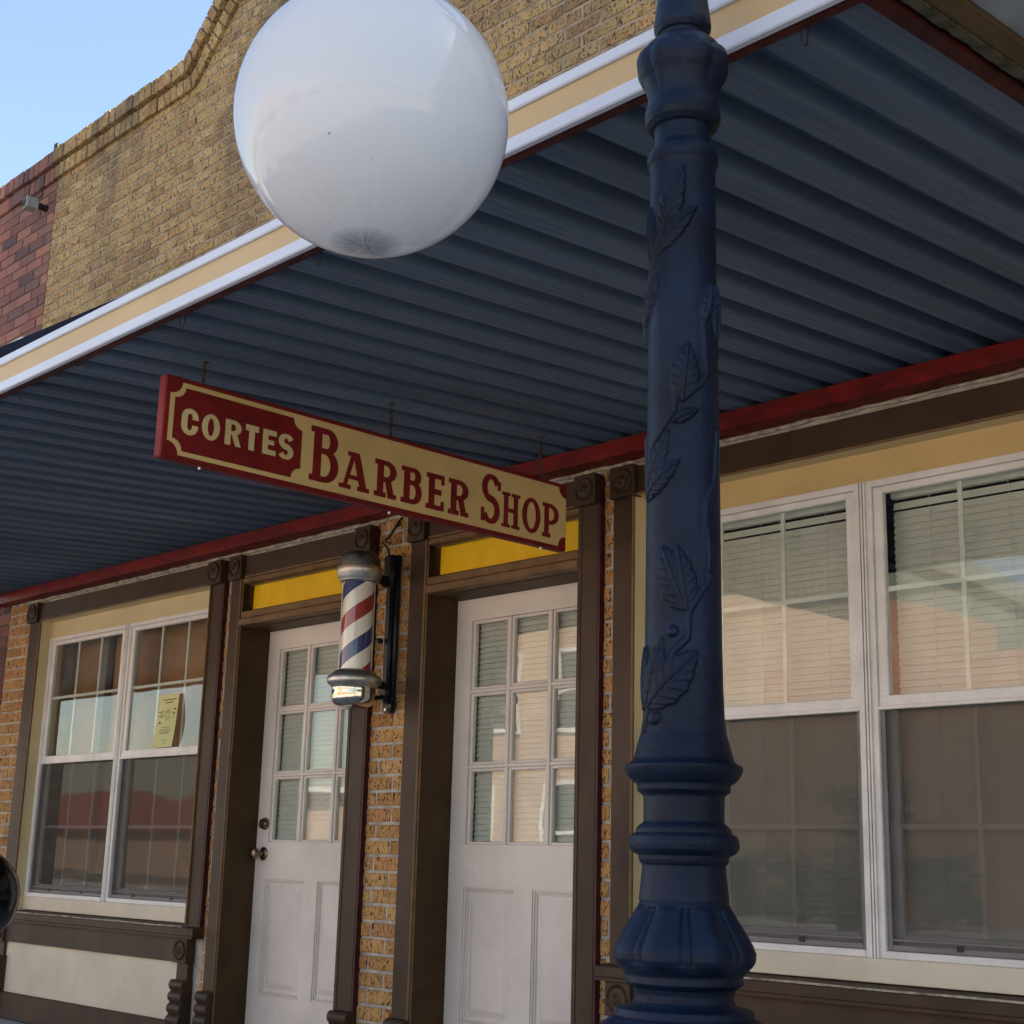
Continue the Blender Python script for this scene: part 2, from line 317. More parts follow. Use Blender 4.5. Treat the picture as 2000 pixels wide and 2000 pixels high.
M['asphalt'] = mat('worn_concrete_street', (.34,.32,.29), .9, var=.15, vscale=1.2, bump=.6, bscale=150)
M['earth'] = mat('dry_ground', (.16,.14,.10), .95, var=.2, vscale=.2)
M['paint'] = mat('road_paint', (.65,.64,.6), .7, var=.1, vscale=9)
M['moss'] = mat('mossy_concrete', (.10,.09,.06), .95, var=.3, vscale=25, bump=1, bscale=40, col2=(.015,.022,.008))
M['wood'] = mat('aged_wood_beam', (.11,.07,.035), .8, var=.25, vscale=8, bump=.6, bscale=50, stretch=(1,.15,1))
M['panel'] = mat('grey_panel', (.30,.33,.36), .7, var=.1, vscale=4, spots=(.7,(.10,.11,.12),14))
M['rubber'] = mat('tar_roof', (.05,.05,.05), .9)
M['paper'] = mat('yellow_paper', (.62,.62,.30), .8, var=.03)
M['ink'] = mat('ink', (.05,.05,.03), .8)
M['inkb'] = mat('ink_brown', (.30,.20,.10), .8)
M['greybox'] = mat('grey_plastic', (.24,.24,.23), .5, var=.08)

# ------------------------------------------------------------------ ground
def tagS(o): return tag(o, kind='structure')
b = MB(); b.box(-400, 300, -400, 300, -.6, -.12); tagS(b.build('ground', M['earth']))
b = MB(); b.box(-120, 60, -19.4, -2.95, -.118, -.09); tagS(b.build('street', M['asphalt']))
b = MB()
for i in range(-60, 31):   # slabs with joints
    b.box(i*1.5+.004, i*1.5+1.496, -2.78, .30, -.10, .058+.001*(i % 2), bev=.006)
tagS(b.build('sidewalk', M['concrete']))
b = MB(); b.box(-90, 46, -2.95, -2.785, -.10, .052, bev=.02); tagS(b.build('kerb', M['concrete']))
b = MB(); b.box(-120, 60, -22.0, -19.4, -.11, .05, bev=.02); tagS(b.build('far_sidewalk', M['concrete']))
b = MB()
for i in range(-24, 10): b.box(i*4, i*4+2.2, -11.2, -11.08, -.0895, -.086)
tagS(b.build('lane_marking', M['paint']))

# ------------------------------------------------------------------ brick shop building
XL, XR = -8.525, -1.15
openings = [(-8.035,-6.22,.06,2.28), (-5.945,-5.047,.06,2.28), (-4.565,-3.692,.06,2.28), (-3.41,-1.585,.06,2.28)]
shop = thing('brick_shop', 'buff rug-brick barber shop front with curved parapet and brown painted trim', 'building', (-4.84, 0, .06))
half = [(-8.525,5.48),(-7.9,5.483),(-7.3,5.481),(-6.915,5.478),(-6.74,5.64),(-6.62,5.755),(-6.48,5.90),(-6.32,6.06),(-6.12,6.22),(-5.85,6.35),(-5.5,6.43),(-5.1,6.465),(-4.84,6.47)]
path = half + [(-9.675-x, z) for x, z in reversed(half[:-1])]
def offs(path, d):
    out = []
    for i, p in enumerate(path):
        a = Vector(path[max(i-1,0)]); c = Vector(path[min(i+1,len(path)-1)]); t = (c-a).normalized(); nrm = Vector((t.y, -t.x))
        k = 1.0
        if 0 < i < len(path)-1:
            t1 = (Vector(p)-a).normalized(); k = 1/max(.6, t.dot(t1))
        out.append((p[0]+nrm.x*d*k, p[1]+nrm.y*d*k))
    return out
def ztop(pth, x):
    for (a, za), (c, zc) in zip(pth, pth[1:]):
        if a <= x <= c: return za+(zc-za)*(x-a)/(c-a+1e-9)
    return pth[-1][1] if x > pth[-1][0] else pth[0][1]
p1, p2, p3 = offs(path, .1), offs(path, .2), offs(path, .205)
# wall core (mortar face) : piers, heads and the parapet silhouette
core = MB(); CY0, CY1 = .004, .28
xs = [XL]+[v for o in openings for v in (o[0]-.021, o[1]+.021)]+[XR]
for a, c in zip(xs[0::2], xs[1::2]): core.box(a, c, CY0, CY1, .02, 2.45)
outl = [(XL,2.28)]+[(XR,2.28)]+[(x, z-.02) for x, z in reversed(path)]
[core.box(o[0]-.021, o[1]+.021, CY0, CY1, 2.302, 2.45) for o in openings]
core.build('wall_core', M['mortar'], shop); core = MB()
# convex slices of the parapet polygon
pp_ = [(x, z-.02) for x, z in path]
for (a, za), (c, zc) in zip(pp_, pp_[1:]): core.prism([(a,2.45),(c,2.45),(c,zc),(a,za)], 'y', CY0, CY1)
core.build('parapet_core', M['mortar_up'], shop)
def course_bricks(mb, x0, x1, z0, z1, top=None, blocks=(), L_=.2035, H=.0655, jt=.0120, y0=-.0005, dy=.012, seed=1, zoff=0.0):
    rnd = random.Random(seed); row = 0; z = z0
    while z < z1-.02:
        x = x0-(.5*L_ if (row+1) % 2 else 0) + rnd.uniform(-.006,.006)
        while x < x1:
            a, c = max(x, x0), min(x+L_-jt, x1); zt = z+H-jt
            segs = [(a, c)]
            for (bx0,bx1,bz0,bz1) in blocks:
                if z < bz1-.004 and zt > bz0+.004:
                    ns = []
                    for s0, s1 in segs:
                        if s1 <= bx0 or s0 >= bx1: ns.append((s0,s1)); continue
                        if s0 < bx0: ns.append((s0,bx0))
                        if s1 > bx1: ns.append((bx1,s1))
                    segs = ns
            for s0, s1 in segs:
                if s1-s0 < .012: continue
                if top is not None and z > max(ztop(top, s0), ztop(top, s1))-.02: continue
                yy = y0+rnd.uniform(-.0015,.0015)
                ja = rnd.uniform(-.001,.001)
                mb.box(s0, s1, yy, yy+dy, z+ja, zt+ja, col=rnd.random(), bev=.003)
            x += L_
        z += H; row += 1
bl = [(a-.148 if i == 0 else a-.107, c+(.107 if i < 3 else .11), z0, 2.375) for i, (a, c, z0, z1) in enumerate(openings)]
bl[3] = (-3.41-.0, -1.585+.11, .06, 2.375)
bl[3] = (-3.515, -1.475, .62, 2.375)
low = (-3.555, -1.44, .06, .62)
bl[0] = (-8.185, -6.11, .06, 2.375)
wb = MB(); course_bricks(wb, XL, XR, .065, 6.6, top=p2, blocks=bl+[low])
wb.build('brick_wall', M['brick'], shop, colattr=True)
def soldier(mb, outer, inner, y0, y1, step=.072, seed=3, gap=.008):
    rnd = random.Random(seed)
    L1 = [0]; 
    for a, c in zip(outer, outer[1:]): L1.append(L1[-1]+math.dist(a, c))
    def at(pl, s):
        for i in range(len(L1)-1):
            if s <= L1[i+1]+1e-9:
                t = (s-L1[i])/(L1[i+1]-L1[i]); return (pl[i][0]+(pl[i+1][0]-pl[i][0])*t, pl[i][1]+(pl[i+1][1]-pl[i][1])*t)
        return pl[-1]
    s = 0.0
    while s < L1[-1]-.02:
        st = step if rnd.random() > .04 else step*2.4
        e = min(s+st-gap, L1[-1]); A, B, C_, D = at(outer, s), at(outer, e), at(inner, e), at(inner, s)
        cx = sum(p[0] for p in (A,B,C_,D))/4; cz = sum(p[1] for p in (A,B,C_,D))/4
        jy = rnd.uniform(-.004,.004); k = .94
        fr = [(cx+(p[0]-cx)*k, cz+(p[1]-cz)*k) for p in (A,B,C_,D)]
        vs = [(p[0], y0+jy+.004, p[1]) for p in (A,B,C_,D)]+[(p[0], y1, p[1]) for p in (A,B,C_,D)]+[(p[0], y0+jy, p[1]) for p in fr]
        mb.add(vs, [(8,9,10,11),(0,1,9,8),(1,2,10,9),(2,3,11,10),(3,0,8,11),(0,4,5,1),(1,5,6,2),(2,6,7,3),(3,7,4,0),(4,7,6,5)], rnd.random())
        s += st
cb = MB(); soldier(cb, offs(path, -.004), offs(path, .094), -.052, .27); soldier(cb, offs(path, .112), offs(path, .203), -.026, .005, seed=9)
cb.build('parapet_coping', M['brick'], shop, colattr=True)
cm = MB()
for (o1, i1, yy) in ((path, offs(path,.088), -.042), (offs(path,.116), offs(path,.196), -.016)):
    for j in range(len(o1)-1):
        A,B,C_,D = o1[j],o1[j+1],i1[j+1],i1[j]
        cm.add([(A[0],yy,A[1]-.003),(B[0],yy,B[1]-.003),(C_[0],yy,C_[1]),(D[0],yy,D[1]),(A[0],.004,A[1]-.003),(B[0],.004,B[1]-.003),(C_[0],.004,C_[1]),(D[0],.004,D[1])],
               [(0,1,2,3),(4,7,6,5),(0,4,5,1),(1,5,6,2),(2,6,7,3),(3,7,4,0)])
cm.build('coping_mortar', M['mortar_dark'], shop)
# body: side walls, back, roof, floor
bd = MB(); bd.box(XL, XL+.2, .28, 9, .02, 5.3); bd.box(XR-.2, XR, .28, 9, .02, 5.3); bd.box(XL+.2, XR-.2, 8.8, 9, .02, 5.3)
bd.build('side_walls', M['mortar'], shop)
bd = MB(); bd.box(XL+.2, XR-.2, .28, 8.8, 4.6, 4.7); bd.build('roof', M['rubber'], shop)
bd = MB(); bd.box(XL+.2, XR-.2, .285, 3.2, 2.62, 2.68); bd.box(XL+.2, XR-.2, 3.2, 3.3, .02, 2.68); bd.box(XL+.2, XR-.2, .3, 3.2, .021, .07); bd.box(-6.03,-5.98,.285,3.2,.07,2.62)
bd.build('interior_shell', M['interior'], shop)

# --- trim helpers
TY = -.027
def rosette(parent, cx, cz, hw=.06, y=-.052, square=True, h0=None, h1=None):
    m = MB()
    z0, z1 = (cz-hw, cz+hw) if h0 is None else (h0, h1)
    m.box(cx-hw, cx+hw, y, -.001, z0, z1, bev=.003)
    r = hw*.82
    m.lathe([(y-.0005, r), (y-.006, r*.97), (y-.009, r*.9), (y-.006, r*.82), (y-.002, r*.76), (y-.0012, r*.6), (y-.003, r*.45), (y-.007, r*.3), (y-.010, r*.25), (y-.011,r*.2),(y-.008,r*.12),(y-.006, 0)], (cx,0,cz), 40, 'y')
    return m.build('rosette', M['brown'], parent)
def footblock(parent, x0, x1, z1, z0=.06, y=-.036):
    pts = [(-.001, z1)]; z = z1
    n = 5; h = .052
    pts.append((y-.012, z1))
    for i in range(n):
        if z-h < z0+.01: break
        for q in range(7):
            t = q/6; pts.append((y-.012-.014*math.sin(PI*t)**.7-(.002*i), z-h*t*.92))
        pts.append((y-.010-.002*i, z-h*.97)); z -= h
    pts += [(y-.028, z), (y-.028, z0), (-.001, z0)]
    m = MB(); m.prism(pts, 'x', x0, x1); return m.build('foot_block', M['brown'], parent)
def casing(parent, x0, x1, z0, z1, maroon=False):
    m = MB(); m.box(x0, x1-.002, TY, -.0005, z0, z1, bev=.003)
    m.build('casing', M['brown'], parent)
    if maroon:
        m = MB(); m.box(x1-.002, x1+.007, TY+.003, .004, z0, z1+.10); m.build('casing_edge', M['maroon'], parent)
def bead(parent, pts, r=.008):
    m = MB(); m.tube(pts, r, 8); m.build('bead', M['bead'], parent)

# --- windows
def double_window(x0, x1, trimL, trimR, label, blinds, lowz):
    yF = .045; zb, zt = .711, 2.178
    P = MB()
    # outer frames of the two units
    xm = (x0+x1)/2; U = [(x0, xm-.004), (xm+.004, x1)]
    for a, c in U:
        P.box(a, a+.03, yF-.012, yF+.06, zb, zt, bev=.002); P.box(c-.03, c, yF-.012, yF+.06, zb, zt, bev=.002)
        P.box(a+.03, c-.03, yF-.012, yF+.06, zt-.022, zt, bev=.002); P.box(a+.03, c-.03, yF-.016, yF+.06, zb, zb+.022, bev=.002)
    # mullion cover ribs
    for dx in (-.011, 0, .011): P.box(xm+dx-.003, xm+dx+.003, yF-.020, yF-.0125, zb, zt-.002)
    win = P.build('window', M['vinyl'], shop); tag(win, label)
    sash = MB(); mun = MB(); gl = MB(); scr = MB(); sf = MB(); bl_ = MB()
    for a, c in U:
        g0, g1 = a+.03, c-.03
        # upper sash (outer plane)
        sash.box(g0, g0+.034, yF-.004, yF+.022, 1.45, zt-.023, bev=.003); sash.box(g1-.034, g1, yF-.004, yF+.022, 1.45, zt-.023, bev=.003)
        sash.box(g0+.034, g1-.034, yF-.004, yF+.022, zt-.045, zt-.023, bev=.003); sash.box(g0, g1, yF-.006, yF+.022, 1.452, 1.490, bev=.003)
        sash.box(g0, g1, yF-.012, yF-.0065, 1.446, 1.458, bev=.002)
        # lower sash (inner plane)
        sash.box(g0, g0+.040, yF+.026, yF+.050, zb+.022, 1.450, bev=.003); sash.box(g1-.040, g1, yF+.026, yF+.050, zb+.022, 1.450, bev=.003)
        sash.box(g0+.040, g1-.040, yF+.026, yF+.050, zb+.022, zb+.07, bev=.003)
        ga, gb = g0+.034, g1-.034
        gl.box(ga, gb, yF+.008, yF+.012, 1.491, zt-.046)
        gl.box(g0+.041, g1-.041, yF+.036, yF+.040, zb+.07, 1.452)
        for i in (1,2):
            x = ga+(gb-ga)*i/3
            mun.box(x-.0075, x+.0075, yF+.014, yF+.020, 1.491, zt-.046); mun.box(x-.0075, x+.0075, yF+.042, yF+.048, zb+.07, 1.449)
        mun.box(ga, gb, yF+.0135, yF+.0205, 1.817, 1.832); mun.box(ga, gb, yF+.0415, yF+.0485, 1.088, 1.103)
        scr.box(g0+.016, g1-.016, yF+.004, yF+.0045, zb+.04, 1.446)
        sf.box(g0+.001, g0+.016, yF-.001, yF+.010, zb+.023, 1.446, bev=.002); sf.box(g1-.016, g1-.001, yF-.001, yF+.010, zb+.023, 1.446, bev=.002)
        sf.box(g0+.016, g1-.016, yF-.001, yF+.010, zb+.023, zb+.040, bev=.002); sf.box(g0+.016, g1-.016, yF+.0, yF+.010, zb+.052, zb+.056)
        for t in (.28, .72): 
            x = g0+(g1-g0)*t; clip = MB(); clip.box(x-.011, x+.011, yF-.006, yF-.0012, zb+.032, zb+.048, bev=.002); clip.build('screen_clip', M['blackiron'], win)
        if blinds:
            z = zt-.075; k = 0
            bl_.box(ga-.01, gb+.01, yF+.062, yF+.092, zt-.052, zt-.022, bev=.003)
            while z > zb+.03:
                if True:
                    t = .95+.05*math.sin(k*1.7)
                    zz = z; dz = .0128; dyy = .0046
                    bl_.add([(ga-.008, yF+.078-dyy, zz-dz),(gb+.008, yF+.078-dyy, zz-dz+.0006*math.sin(k)),(gb+.008, yF+.078+dyy, zz+dz),(ga-.008, yF+.078+dyy, zz+dz),
                             (ga-.008, yF+.0792-dyy, zz-dz),(gb+.008, yF+.0792-dyy, zz-dz+.0006*math.sin(k)),(gb+.008, yF+.0792+dyy, zz+dz),(ga-.008, yF+.0792+dyy, zz+dz)],
                            [(0,1,2,3),(7,6,5,4),(0,4,5,1),(2,6,7,3)])
                z -= .0225 if k != 0 else .030
                k += 1
            for t in (.16,.5,.84):
                x = ga+(gb-ga)*t; bl_.box(x-.0008, x+.0008, yF+.070, yF+.0712, zb+.03, zt-.04)
    sash.build('sash', M['vinyl'], win); mun.build('muntin', M['muntin'], win); gl.build('pane', M['glass'], win)
    scr.build('insect_screen', M['screen'], win); sf.build('screen_frame', M['screenframe'], win)
    if blinds: bl_.build('blind', M['blind'], win)
    # reveal, head board, sub-sill
    r = MB(); r.box(x0-.02, x0-.0005, -.025, .10, .60, 2.274); r.box(x1+.0005, x1+.02, -.025, .10, .60, 2.274)
    r.box(x0, x1, -.024, .10, 2.2735, 2.30)
    r.build('reveal', M['cream'], win)
    r = MB(); r.box(x0, x1, yF-.008, .10, zt+.0005, 2.273); r.build('head_board', M['stucco'] if blinds else M['cream'], win)
    r = MB(); r.box(x0, x1, yF-.014, .10, .64, zb-.0005, bev=.002); r.build('sub_sill', M['apron'], win)
    # casing
    casing(win, trimL, x0, lowz, 2.275); casing(win, x1, trimR, lowz, 2.275, True)
    m = MB(); m.box(trimL+.12, trimR-.12, TY-.002, -.0005, 2.2745, 2.382, bev=.002); m.build('casing', M['brown'], win)
    bead(win, [(x0-.004, TY-.004, .64), (x0-.004, TY-.004, 2.277), (x1+.004, TY-.004, 2.277), (x1+.004, TY-.004, .64)], .007)
    rosette(win, trimL+.06, 2.33, h0=2.27, h1=2.388); rosette(win, trimR-.06, 2.33, h0=2.27, h1=2.388)
    # sill
    s = MB(); s.prism([(.09,.642),(.09,.600),(-.062,.588),(-.064,.592),(-.064,.622),(-.060,.627)], 'x', trimL-.03, trimR+.012)
    s.box(trimL-.03, trimR+.012, -.066, -.0001, .578, .5885)
    s.build('sill', M['brown'], win)
    m = MB(); m.tube([(trimL+.10+i*(trimR-trimL-.2)/16, -.058, .6275+.0012*math.sin(i*1.3)) for i in range(17)], .0045, 6); m.build('sill_caulk', M['caulk'], win)
    # apron
    m = MB(); m.box(trimL+.115, trimR-.16, -.034, -.0005, .466, .5775, bev=.002); m.build('apron_rail', M['brown'], win)
    rosette(win, trimL+.058, .522, .057, y=-.05, h0=.464, h1=.5775); rosette(win, trimR-.11, .522, .057, y=-.05, h0=.464, h1=.5775)
    m = MB(); m.box(trimL+.10, trimR-.165, -.012, .30, .19, .466); m.box(x0,x1,.0,.28,.466,.60); m.build('apron_panel', M['apron'] if not blinds else M['wood'], win)
    m = MB(); m.box(trimL+.115, trimR-.165, -.040, -.0005, .062, .198, bev=.003); m.build('base_board', M['brown'], win)
    for q0, q1 in ((trimL+.012, trimL+.10), (trimR-.155, trimR-.062)):
        m = MB(); m.box(q0, q1, -.030, -.0005, .388, .464); m.build('apron_stile', M['brown'], win)
    footblock(win, trimL+.005, trimL+.115, .388); footblock(win, trimR-.165, trimR-.055, .388)
    return win
w1 = double_window(-8.035, -6.22, -8.185, -6.112, 'left shop window without blinds, brown backing behind it', False, .628)
w2 = double_window(-3.41, -1.585, -3.517, -1.475, 'right shop window with lowered white mini-blinds', True, .628)
m = MB(); m.box(-8.2, -6.05, .21, .225, .3, 2.6); m.build('backing_board', M['curtain'], w1)
m = MB(); m.box(-7.62,-7.56,.16,.20,.3,2.5); m.build('stand_post', M['screenframe'], w1)

# --- doors
def door(x0, x1, tL, tR, label, knob):
    y = .152; d = MB(); w_ = x1-x0; mo = .012
    X = lambda u: x0+u
    zt = 2.033; gz = [1.940,1.652,1.637,1.345,1.330,1.028]   # lite rows (top,bottom)
    st = .095   # stile to glass moulding
    c = [(x0+st+i*(w_-2*st+.018)/3, x0+st+i*(w_-2*st+.018)/3+(w_-2*st+.018)/3-.018) for i in range(3)]
    D0, D1 = y, y+.042
    d.box(x0+.003, x0+st, D0, D1, .085, zt); d.box(x1-st, x1-.003, D0, D1, .085, zt)
    d.box(x0+st, x1-st, D0, D1, gz[0], zt); d.box(x0+st, x1-st, D0, D1, .86, gz[5]); d.box(x0+st, x1-st, D0, D1, .085, .345)
    for i in (0,1): d.box(c[i][1], c[i+1][0], D0+.003, D1-.004, gz[5], gz[0], bev=.003)
    for k in (1,3):
        for i in range(3): d.box(c[i][0], c[i][1], D0+.0035, D1-.0045, gz[k+1], gz[k], bev=.003)
    # glazing moulding lips round every lite
    for i in range(3):
        for k in (0,2,4):
            a, e, zt_, zb_ = c[i][0], c[i][1], gz[k], gz[k+1]
            for (q0,q1,r0,r1) in ((a,a+mo,zb_,zt_),(e-mo,e,zb_,zt_),(a+mo,e-mo,zt_-mo,zt_),(a+mo,e-mo,zb_,zb_+mo)):
                d.box(q0,q1,D0+.010,D1-.01,r0,r1,bev=.003)
    # lower raised panels
    xc = x0+w_/2; q = [(x0+st, xc-.05), (xc+.05, x1-st)]
    d.box(xc-.05, xc+.05, D0, D1, .345, .86)
    for a, e in q:
        d.box(a, e, D0+.016, D1-.01, .345, .86)
        for k, (o, yy) in enumerate(((0,.004),(.009,.009))):
            for (q0,q1,r0,r1) in ((a+o,a+o+.008,.345+o,.86-o),(e-o-.008,e-o,.345+o,.86-o),(a+o+.008,e-o-.008,.86-o-.008,.86-o),(a+o+.008,e-o-.008,.345+o,.345+o+.008)):
                d.box(q0,q1,D0+yy,D0+.017,r0,r1,bev=.002)
        # raised field with sloped border
        A = [(a+.03,.375),(e-.03,.375),(e-.03,.83),(a+.03,.83)]; B = [(a+.055,.40),(e-.055,.40),(e-.055,.795),(a+.055,.795)]
        vs = [(p[0],D0+.0158,p[1]) for p in A]+[(p[0],D0+.006,p[1]) for p in B]
        d.add(vs, [(4,5,6,7),(0,1,5,4),(1,2,6,5),(2,3,7,6),(3,0,4,7)])
    dr = d.build('door', M['door'], shop); tag(dr, label)
    g = MB()
    for i in range(3):
        for k in (0,2,4): g.box(c[i][0]+mo*.5, c[i][1]-mo*.5, D0+.022, D0+.026, gz[k+1]+mo*.5, gz[k]-mo*.5)
    g.build('pane', M['glass'], dr)
    bl_ = MB(); z = 1.955; k = 0
    while z > 1.0:
        a, e = x0+.096, x1-.07
        bl_.add([(a, D1+.002-.001, z-.0125),(e, D1+.002-.001, z-.0125),(e, D1+.002+.008, z+.011),(a, D1+.002+.008, z+.011),(a, D1+.0032-.001, z-.0125),(e, D1+.0032-.001, z-.0125),(e, D1+.0032+.008, z+.011),(a, D1+.0032+.008, z+.011)], [(0,1,2,3),(7,6,5,4),(0,4,5,1),(2,6,7,3)])
        z -= .0225
    bl_.build('blind', M['blind'], dr)
    # jamb
    j = MB(); j.box(x0-.018, x0-.0005, -.0295, .21, .06, 2.27); j.box(x1+.0005, x1+.018, -.0295, .21, .06, 2.27)
    j.box(x0, x1, .02, .21, 2.035, 2.112, bev=.003)
    j.box(x0, x1, .0215, .06, 2.248, 2.30)
    j.box(x0, x0+.022, .012, .06, 2.1125, 2.2475); j.box(x1-.022, x1, .012, .06, 2.1125, 2.2475)
    j.build('jamb', M['brownd'], dr)
    j = MB(); j.box(x0, x1, -.026, .0195, 2.074, 2.112, bev=.006); j.box(x0, x1, -.034, .0195, 2.040, 2.0735, bev=.004); j.box(x0, x1, -.027, .0195, 2.2485, 2.2745, bev=.004)
    j.tube([(x0+.022,.010,2.2445),(x0+.022,.010,2.1155),(x1-.022,.010,2.1155),(x1-.022,.010,2.2445)], .005, 6, closed=True)
    j.build('transom_moulding', M['bead'], dr)
    j = MB(); j.box(x0+.0225, x1-.0225, .028, .05, 2.1125, 2.2475); j.build('transom_panel', M['yellow'], dr)
    j = MB(); j.box(x0, x1, .06, .26, .06, .084, bev=.003); j.build('threshold', M['steeldark'], dr)
    casing(dr, tL, x0, .352, 2.275); casing(dr, x1, tR, .352, 2.275, True)
    m = MB(); m.box(tL+.113, tR-.113, TY-.001, -.0005, 2.279, 2.382, bev=.003); m.build('casing', M['brown'], dr)
    bead(dr, [(x0-.003, TY-.003, .36), (x0-.003, TY-.003, 2.27)], .0055); bead(dr, [(x0+.004, TY+.004, .10), (x0+.004, TY+.004, 2.27)], .0035)
    bead(dr, [(tL+.12, TY-.003, 2.279), (tR-.12, TY-.003, 2.279)], .006)
    rosette(dr, tL+.055, 2.33, .055, h0=2.27, h1=2.388); rosette(dr, tR-.055, 2.33, .055, h0=2.27, h1=2.388)
    footblock(dr, tL-.006, x0-.002, .352); footblock(dr, x1+.002, tR+.006, .352)
    kx = x0+.068 if knob == 'L' else x1-.068
    k = MB(); k.lathe([(D0, .031),(D0-.004,.031),(D0-.009,.026),(D0-.012,.014),(D0-.030,.012),(D0-.036,.018),(D0-.044,.026),(D0-.056,.028),(D0-.066,.024),(D0-.071,.012),(D0-.072,0)], (kx,0,.974), 28, 'y'); k.build('knob', M['brass'], dr)
    k = MB(); k.lathe([(D0,.029),(D0-.006,.029),(D0-.020,.024),(D0-.024,.021),(D0-.025,0)], (kx,0,1.112), 28, 'y'); k.box(kx-.0015,kx+.0015,D0-.0265,D0-.0245,1.104,1.12); k.build('deadbolt', M['brass'], dr)
    return dr
door(-5.945, -5.047, -6.040, -4.93, 'left white door with brass knob and yellow transom', 'L')
door(-4.565, -3.692, -4.675, -3.59, 'right white door behind the barber sign, yellow transom', 'R')

# ------------------------------------------------------------------ canopy
can = thing('metal_canopy', 'flat corrugated blue-grey metal canopy with cream and white striped fascia over the storefront', 'canopy', (-4.87, -1.0, 2.4))
SL = .065; zc = lambda y, o=0: 2.497+SL*y+o
CX0, CX1 = -8.62, -1.165; YF = -2.045
d = MB(); prof = []; x = -1.232-.144*51
while x < CX1+.02:
    prof += [(x, 0), (x+.020, 0), (x+.023,.0012), (x+.026,0), (x+.044,0), (x+.047,.0012),(x+.050,0),(x+.070, 0), (x+.086, .042), (x+.130, .042)]; x += .144
prof = [p for p in prof if CX0 <= p[0] <= CX1+.012]
ys = [YF+.02, -1.4, -.7, .002]; vs = []; fs = []; n_ = len(prof)
for t in (0, .0015):
    for yy in ys:
        for px, pz in prof: vs.append((px, yy, zc(yy, pz+t)))
for k in range(2):
    for i in range(len(ys)-1):
        for j in range(n_-1):
            a = (k*len(ys)+i)*n_+j; fs.append((a, a+1, a+1+n_, a+n_))
d.add(vs, fs); dk = d.build('deck', M['deck'], can)
# fascia: three stripes
f = MB(); f.box(CX0, CX1+.015, YF-.006, YF+.012, 2.361, 2.3935, bev=.003); f.box(CX0, CX1+.015, YF-.008, YF+.012, 2.4515, 2.478, bev=.003); f.build('fascia_white_stripe', M['white'], can)
f = MB(); f.box(CX0, CX1+.012, YF+.001, YF+.012, 2.394, 2.451); f.build('fascia_cream_stripe', M['creamf'], can)
f = MB(); f.box(CX0+.01, CX1, YF+.0125, YF+.018, 2.362, 2.40); f.box(CX0+.01, CX1, YF+.018, YF+.034, 2.3605, 2.3635); f.build('fascia_angle', M['dred'], can)
# ledger at the wall
f = MB(); f.prism([(-.001, 2.418), (-.088, 2.418), (-.088, 2.454), (-.001, 2.454)], 'x', -8.60, CX1); f.box(-8.60, CX1, -.060, -.001, 2.4545, 2.4905); f.build('ledger_beam', M['red'], can)
f = MB(); rnd = random.Random(5); pts = [(-8.45+i*.06, -.004, 2.410+rnd.uniform(-.003,.003)) for i in range(121)]
f.tube(pts, [max(.003, .0075+rnd.uniform(-.004,.003)) for _ in pts], 6); f.build('caulk_line', M['caulk'], can)
f = MB(); f.box(-8.6, CX1, -.0045, -.0008, 2.4905, 2.56); f.build('notch_shade_strip', M['blackiron'], can)  # black strip added to put shade into the deck notches at the wall
# end channel on the right
f = MB(); f.box(CX1+.001, CX1+.026, YF+.02, -.001, 2.372, 2.376); 
f.add([(CX1-.002,YF+.014,zc(YF,-.006)),(CX1+.028,YF+.014,zc(YF,-.006)),(CX1+.028,-.001,zc(0,-.006)),(CX1-.002,-.001,zc(0,-.006)),(CX1-.002,YF+.014,zc(YF,.06)),(CX1+.028,YF+.014,zc(YF,.06)),(CX1+.028,-.001,zc(0,.06)),(CX1-.002,-.001,zc(0,.06))],
      [(0,3,2,1),(4,5,6,7),(0,1,5,4),(1,2,6,5),(2,3,7,6),(3,0,4,7)])
f.v = f.v[8:]; f.f = [tuple(i-8 for i in q) for q in f.f[6:]]; f.c = f.c[6:]; f.smooth = f.smooth[6:]
f.build('end_channel', M['dred'], can)
f = MB(); f.add([(CX0,YF+.014,zc(YF,-.006)),(CX0-.028,YF+.014,zc(YF,-.006)),(CX0-.028,-.001,zc(0,-.006)),(CX0,-.001,zc(0,-.006)),(CX0,YF+.014,zc(YF,.06)),(CX0-.028,YF+.014,zc(YF,.06)),(CX0-.028,-.001,zc(0,.06)),(CX0,-.001,zc(0,.06))],
      [(0,3,2,1),(4,5,6,7),(0,1,5,4),(1,2,6,5),(2,3,7,6),(3,0,4,7)]); f.build('end_channel', M['dred'], can)
# navy flashing rising to the left behind the fascia
f = MB(); f.prism([(-3.25,2.44),(-8.6,2.44),(-8.6,2.62),(-6.0,2.60),(-4.34,2.532),(-3.38,2.484),(-3.25,2.46)], 'y', YF+.013, YF+.03); f.build('roof_flashing', M['navyfab'], can)
# wire hooks under the deck near the fascia
for i, (hx, dbl) in enumerate([(-4.233,0),(-3.805,0),(-3.287,1),(-2.682,1),(-1.829,0),(-1.29,1),(-4.75,0),(-5.3,0)]):
    h = MB(); z0 = zc(-2.0, -.001)
    h.tube([(hx,-2.012,z0),(hx,-2.012,z0-.03),(hx+.003,-2.010,z0-.036),(hx+.007,-2.006,z0-.034)]+([(hx+.009,-2.004,z0)] if dbl else [(hx+.008,-2.005,z0-.025)]), .0016, 6)
    h.build('wire_hook', M['wire'], can)

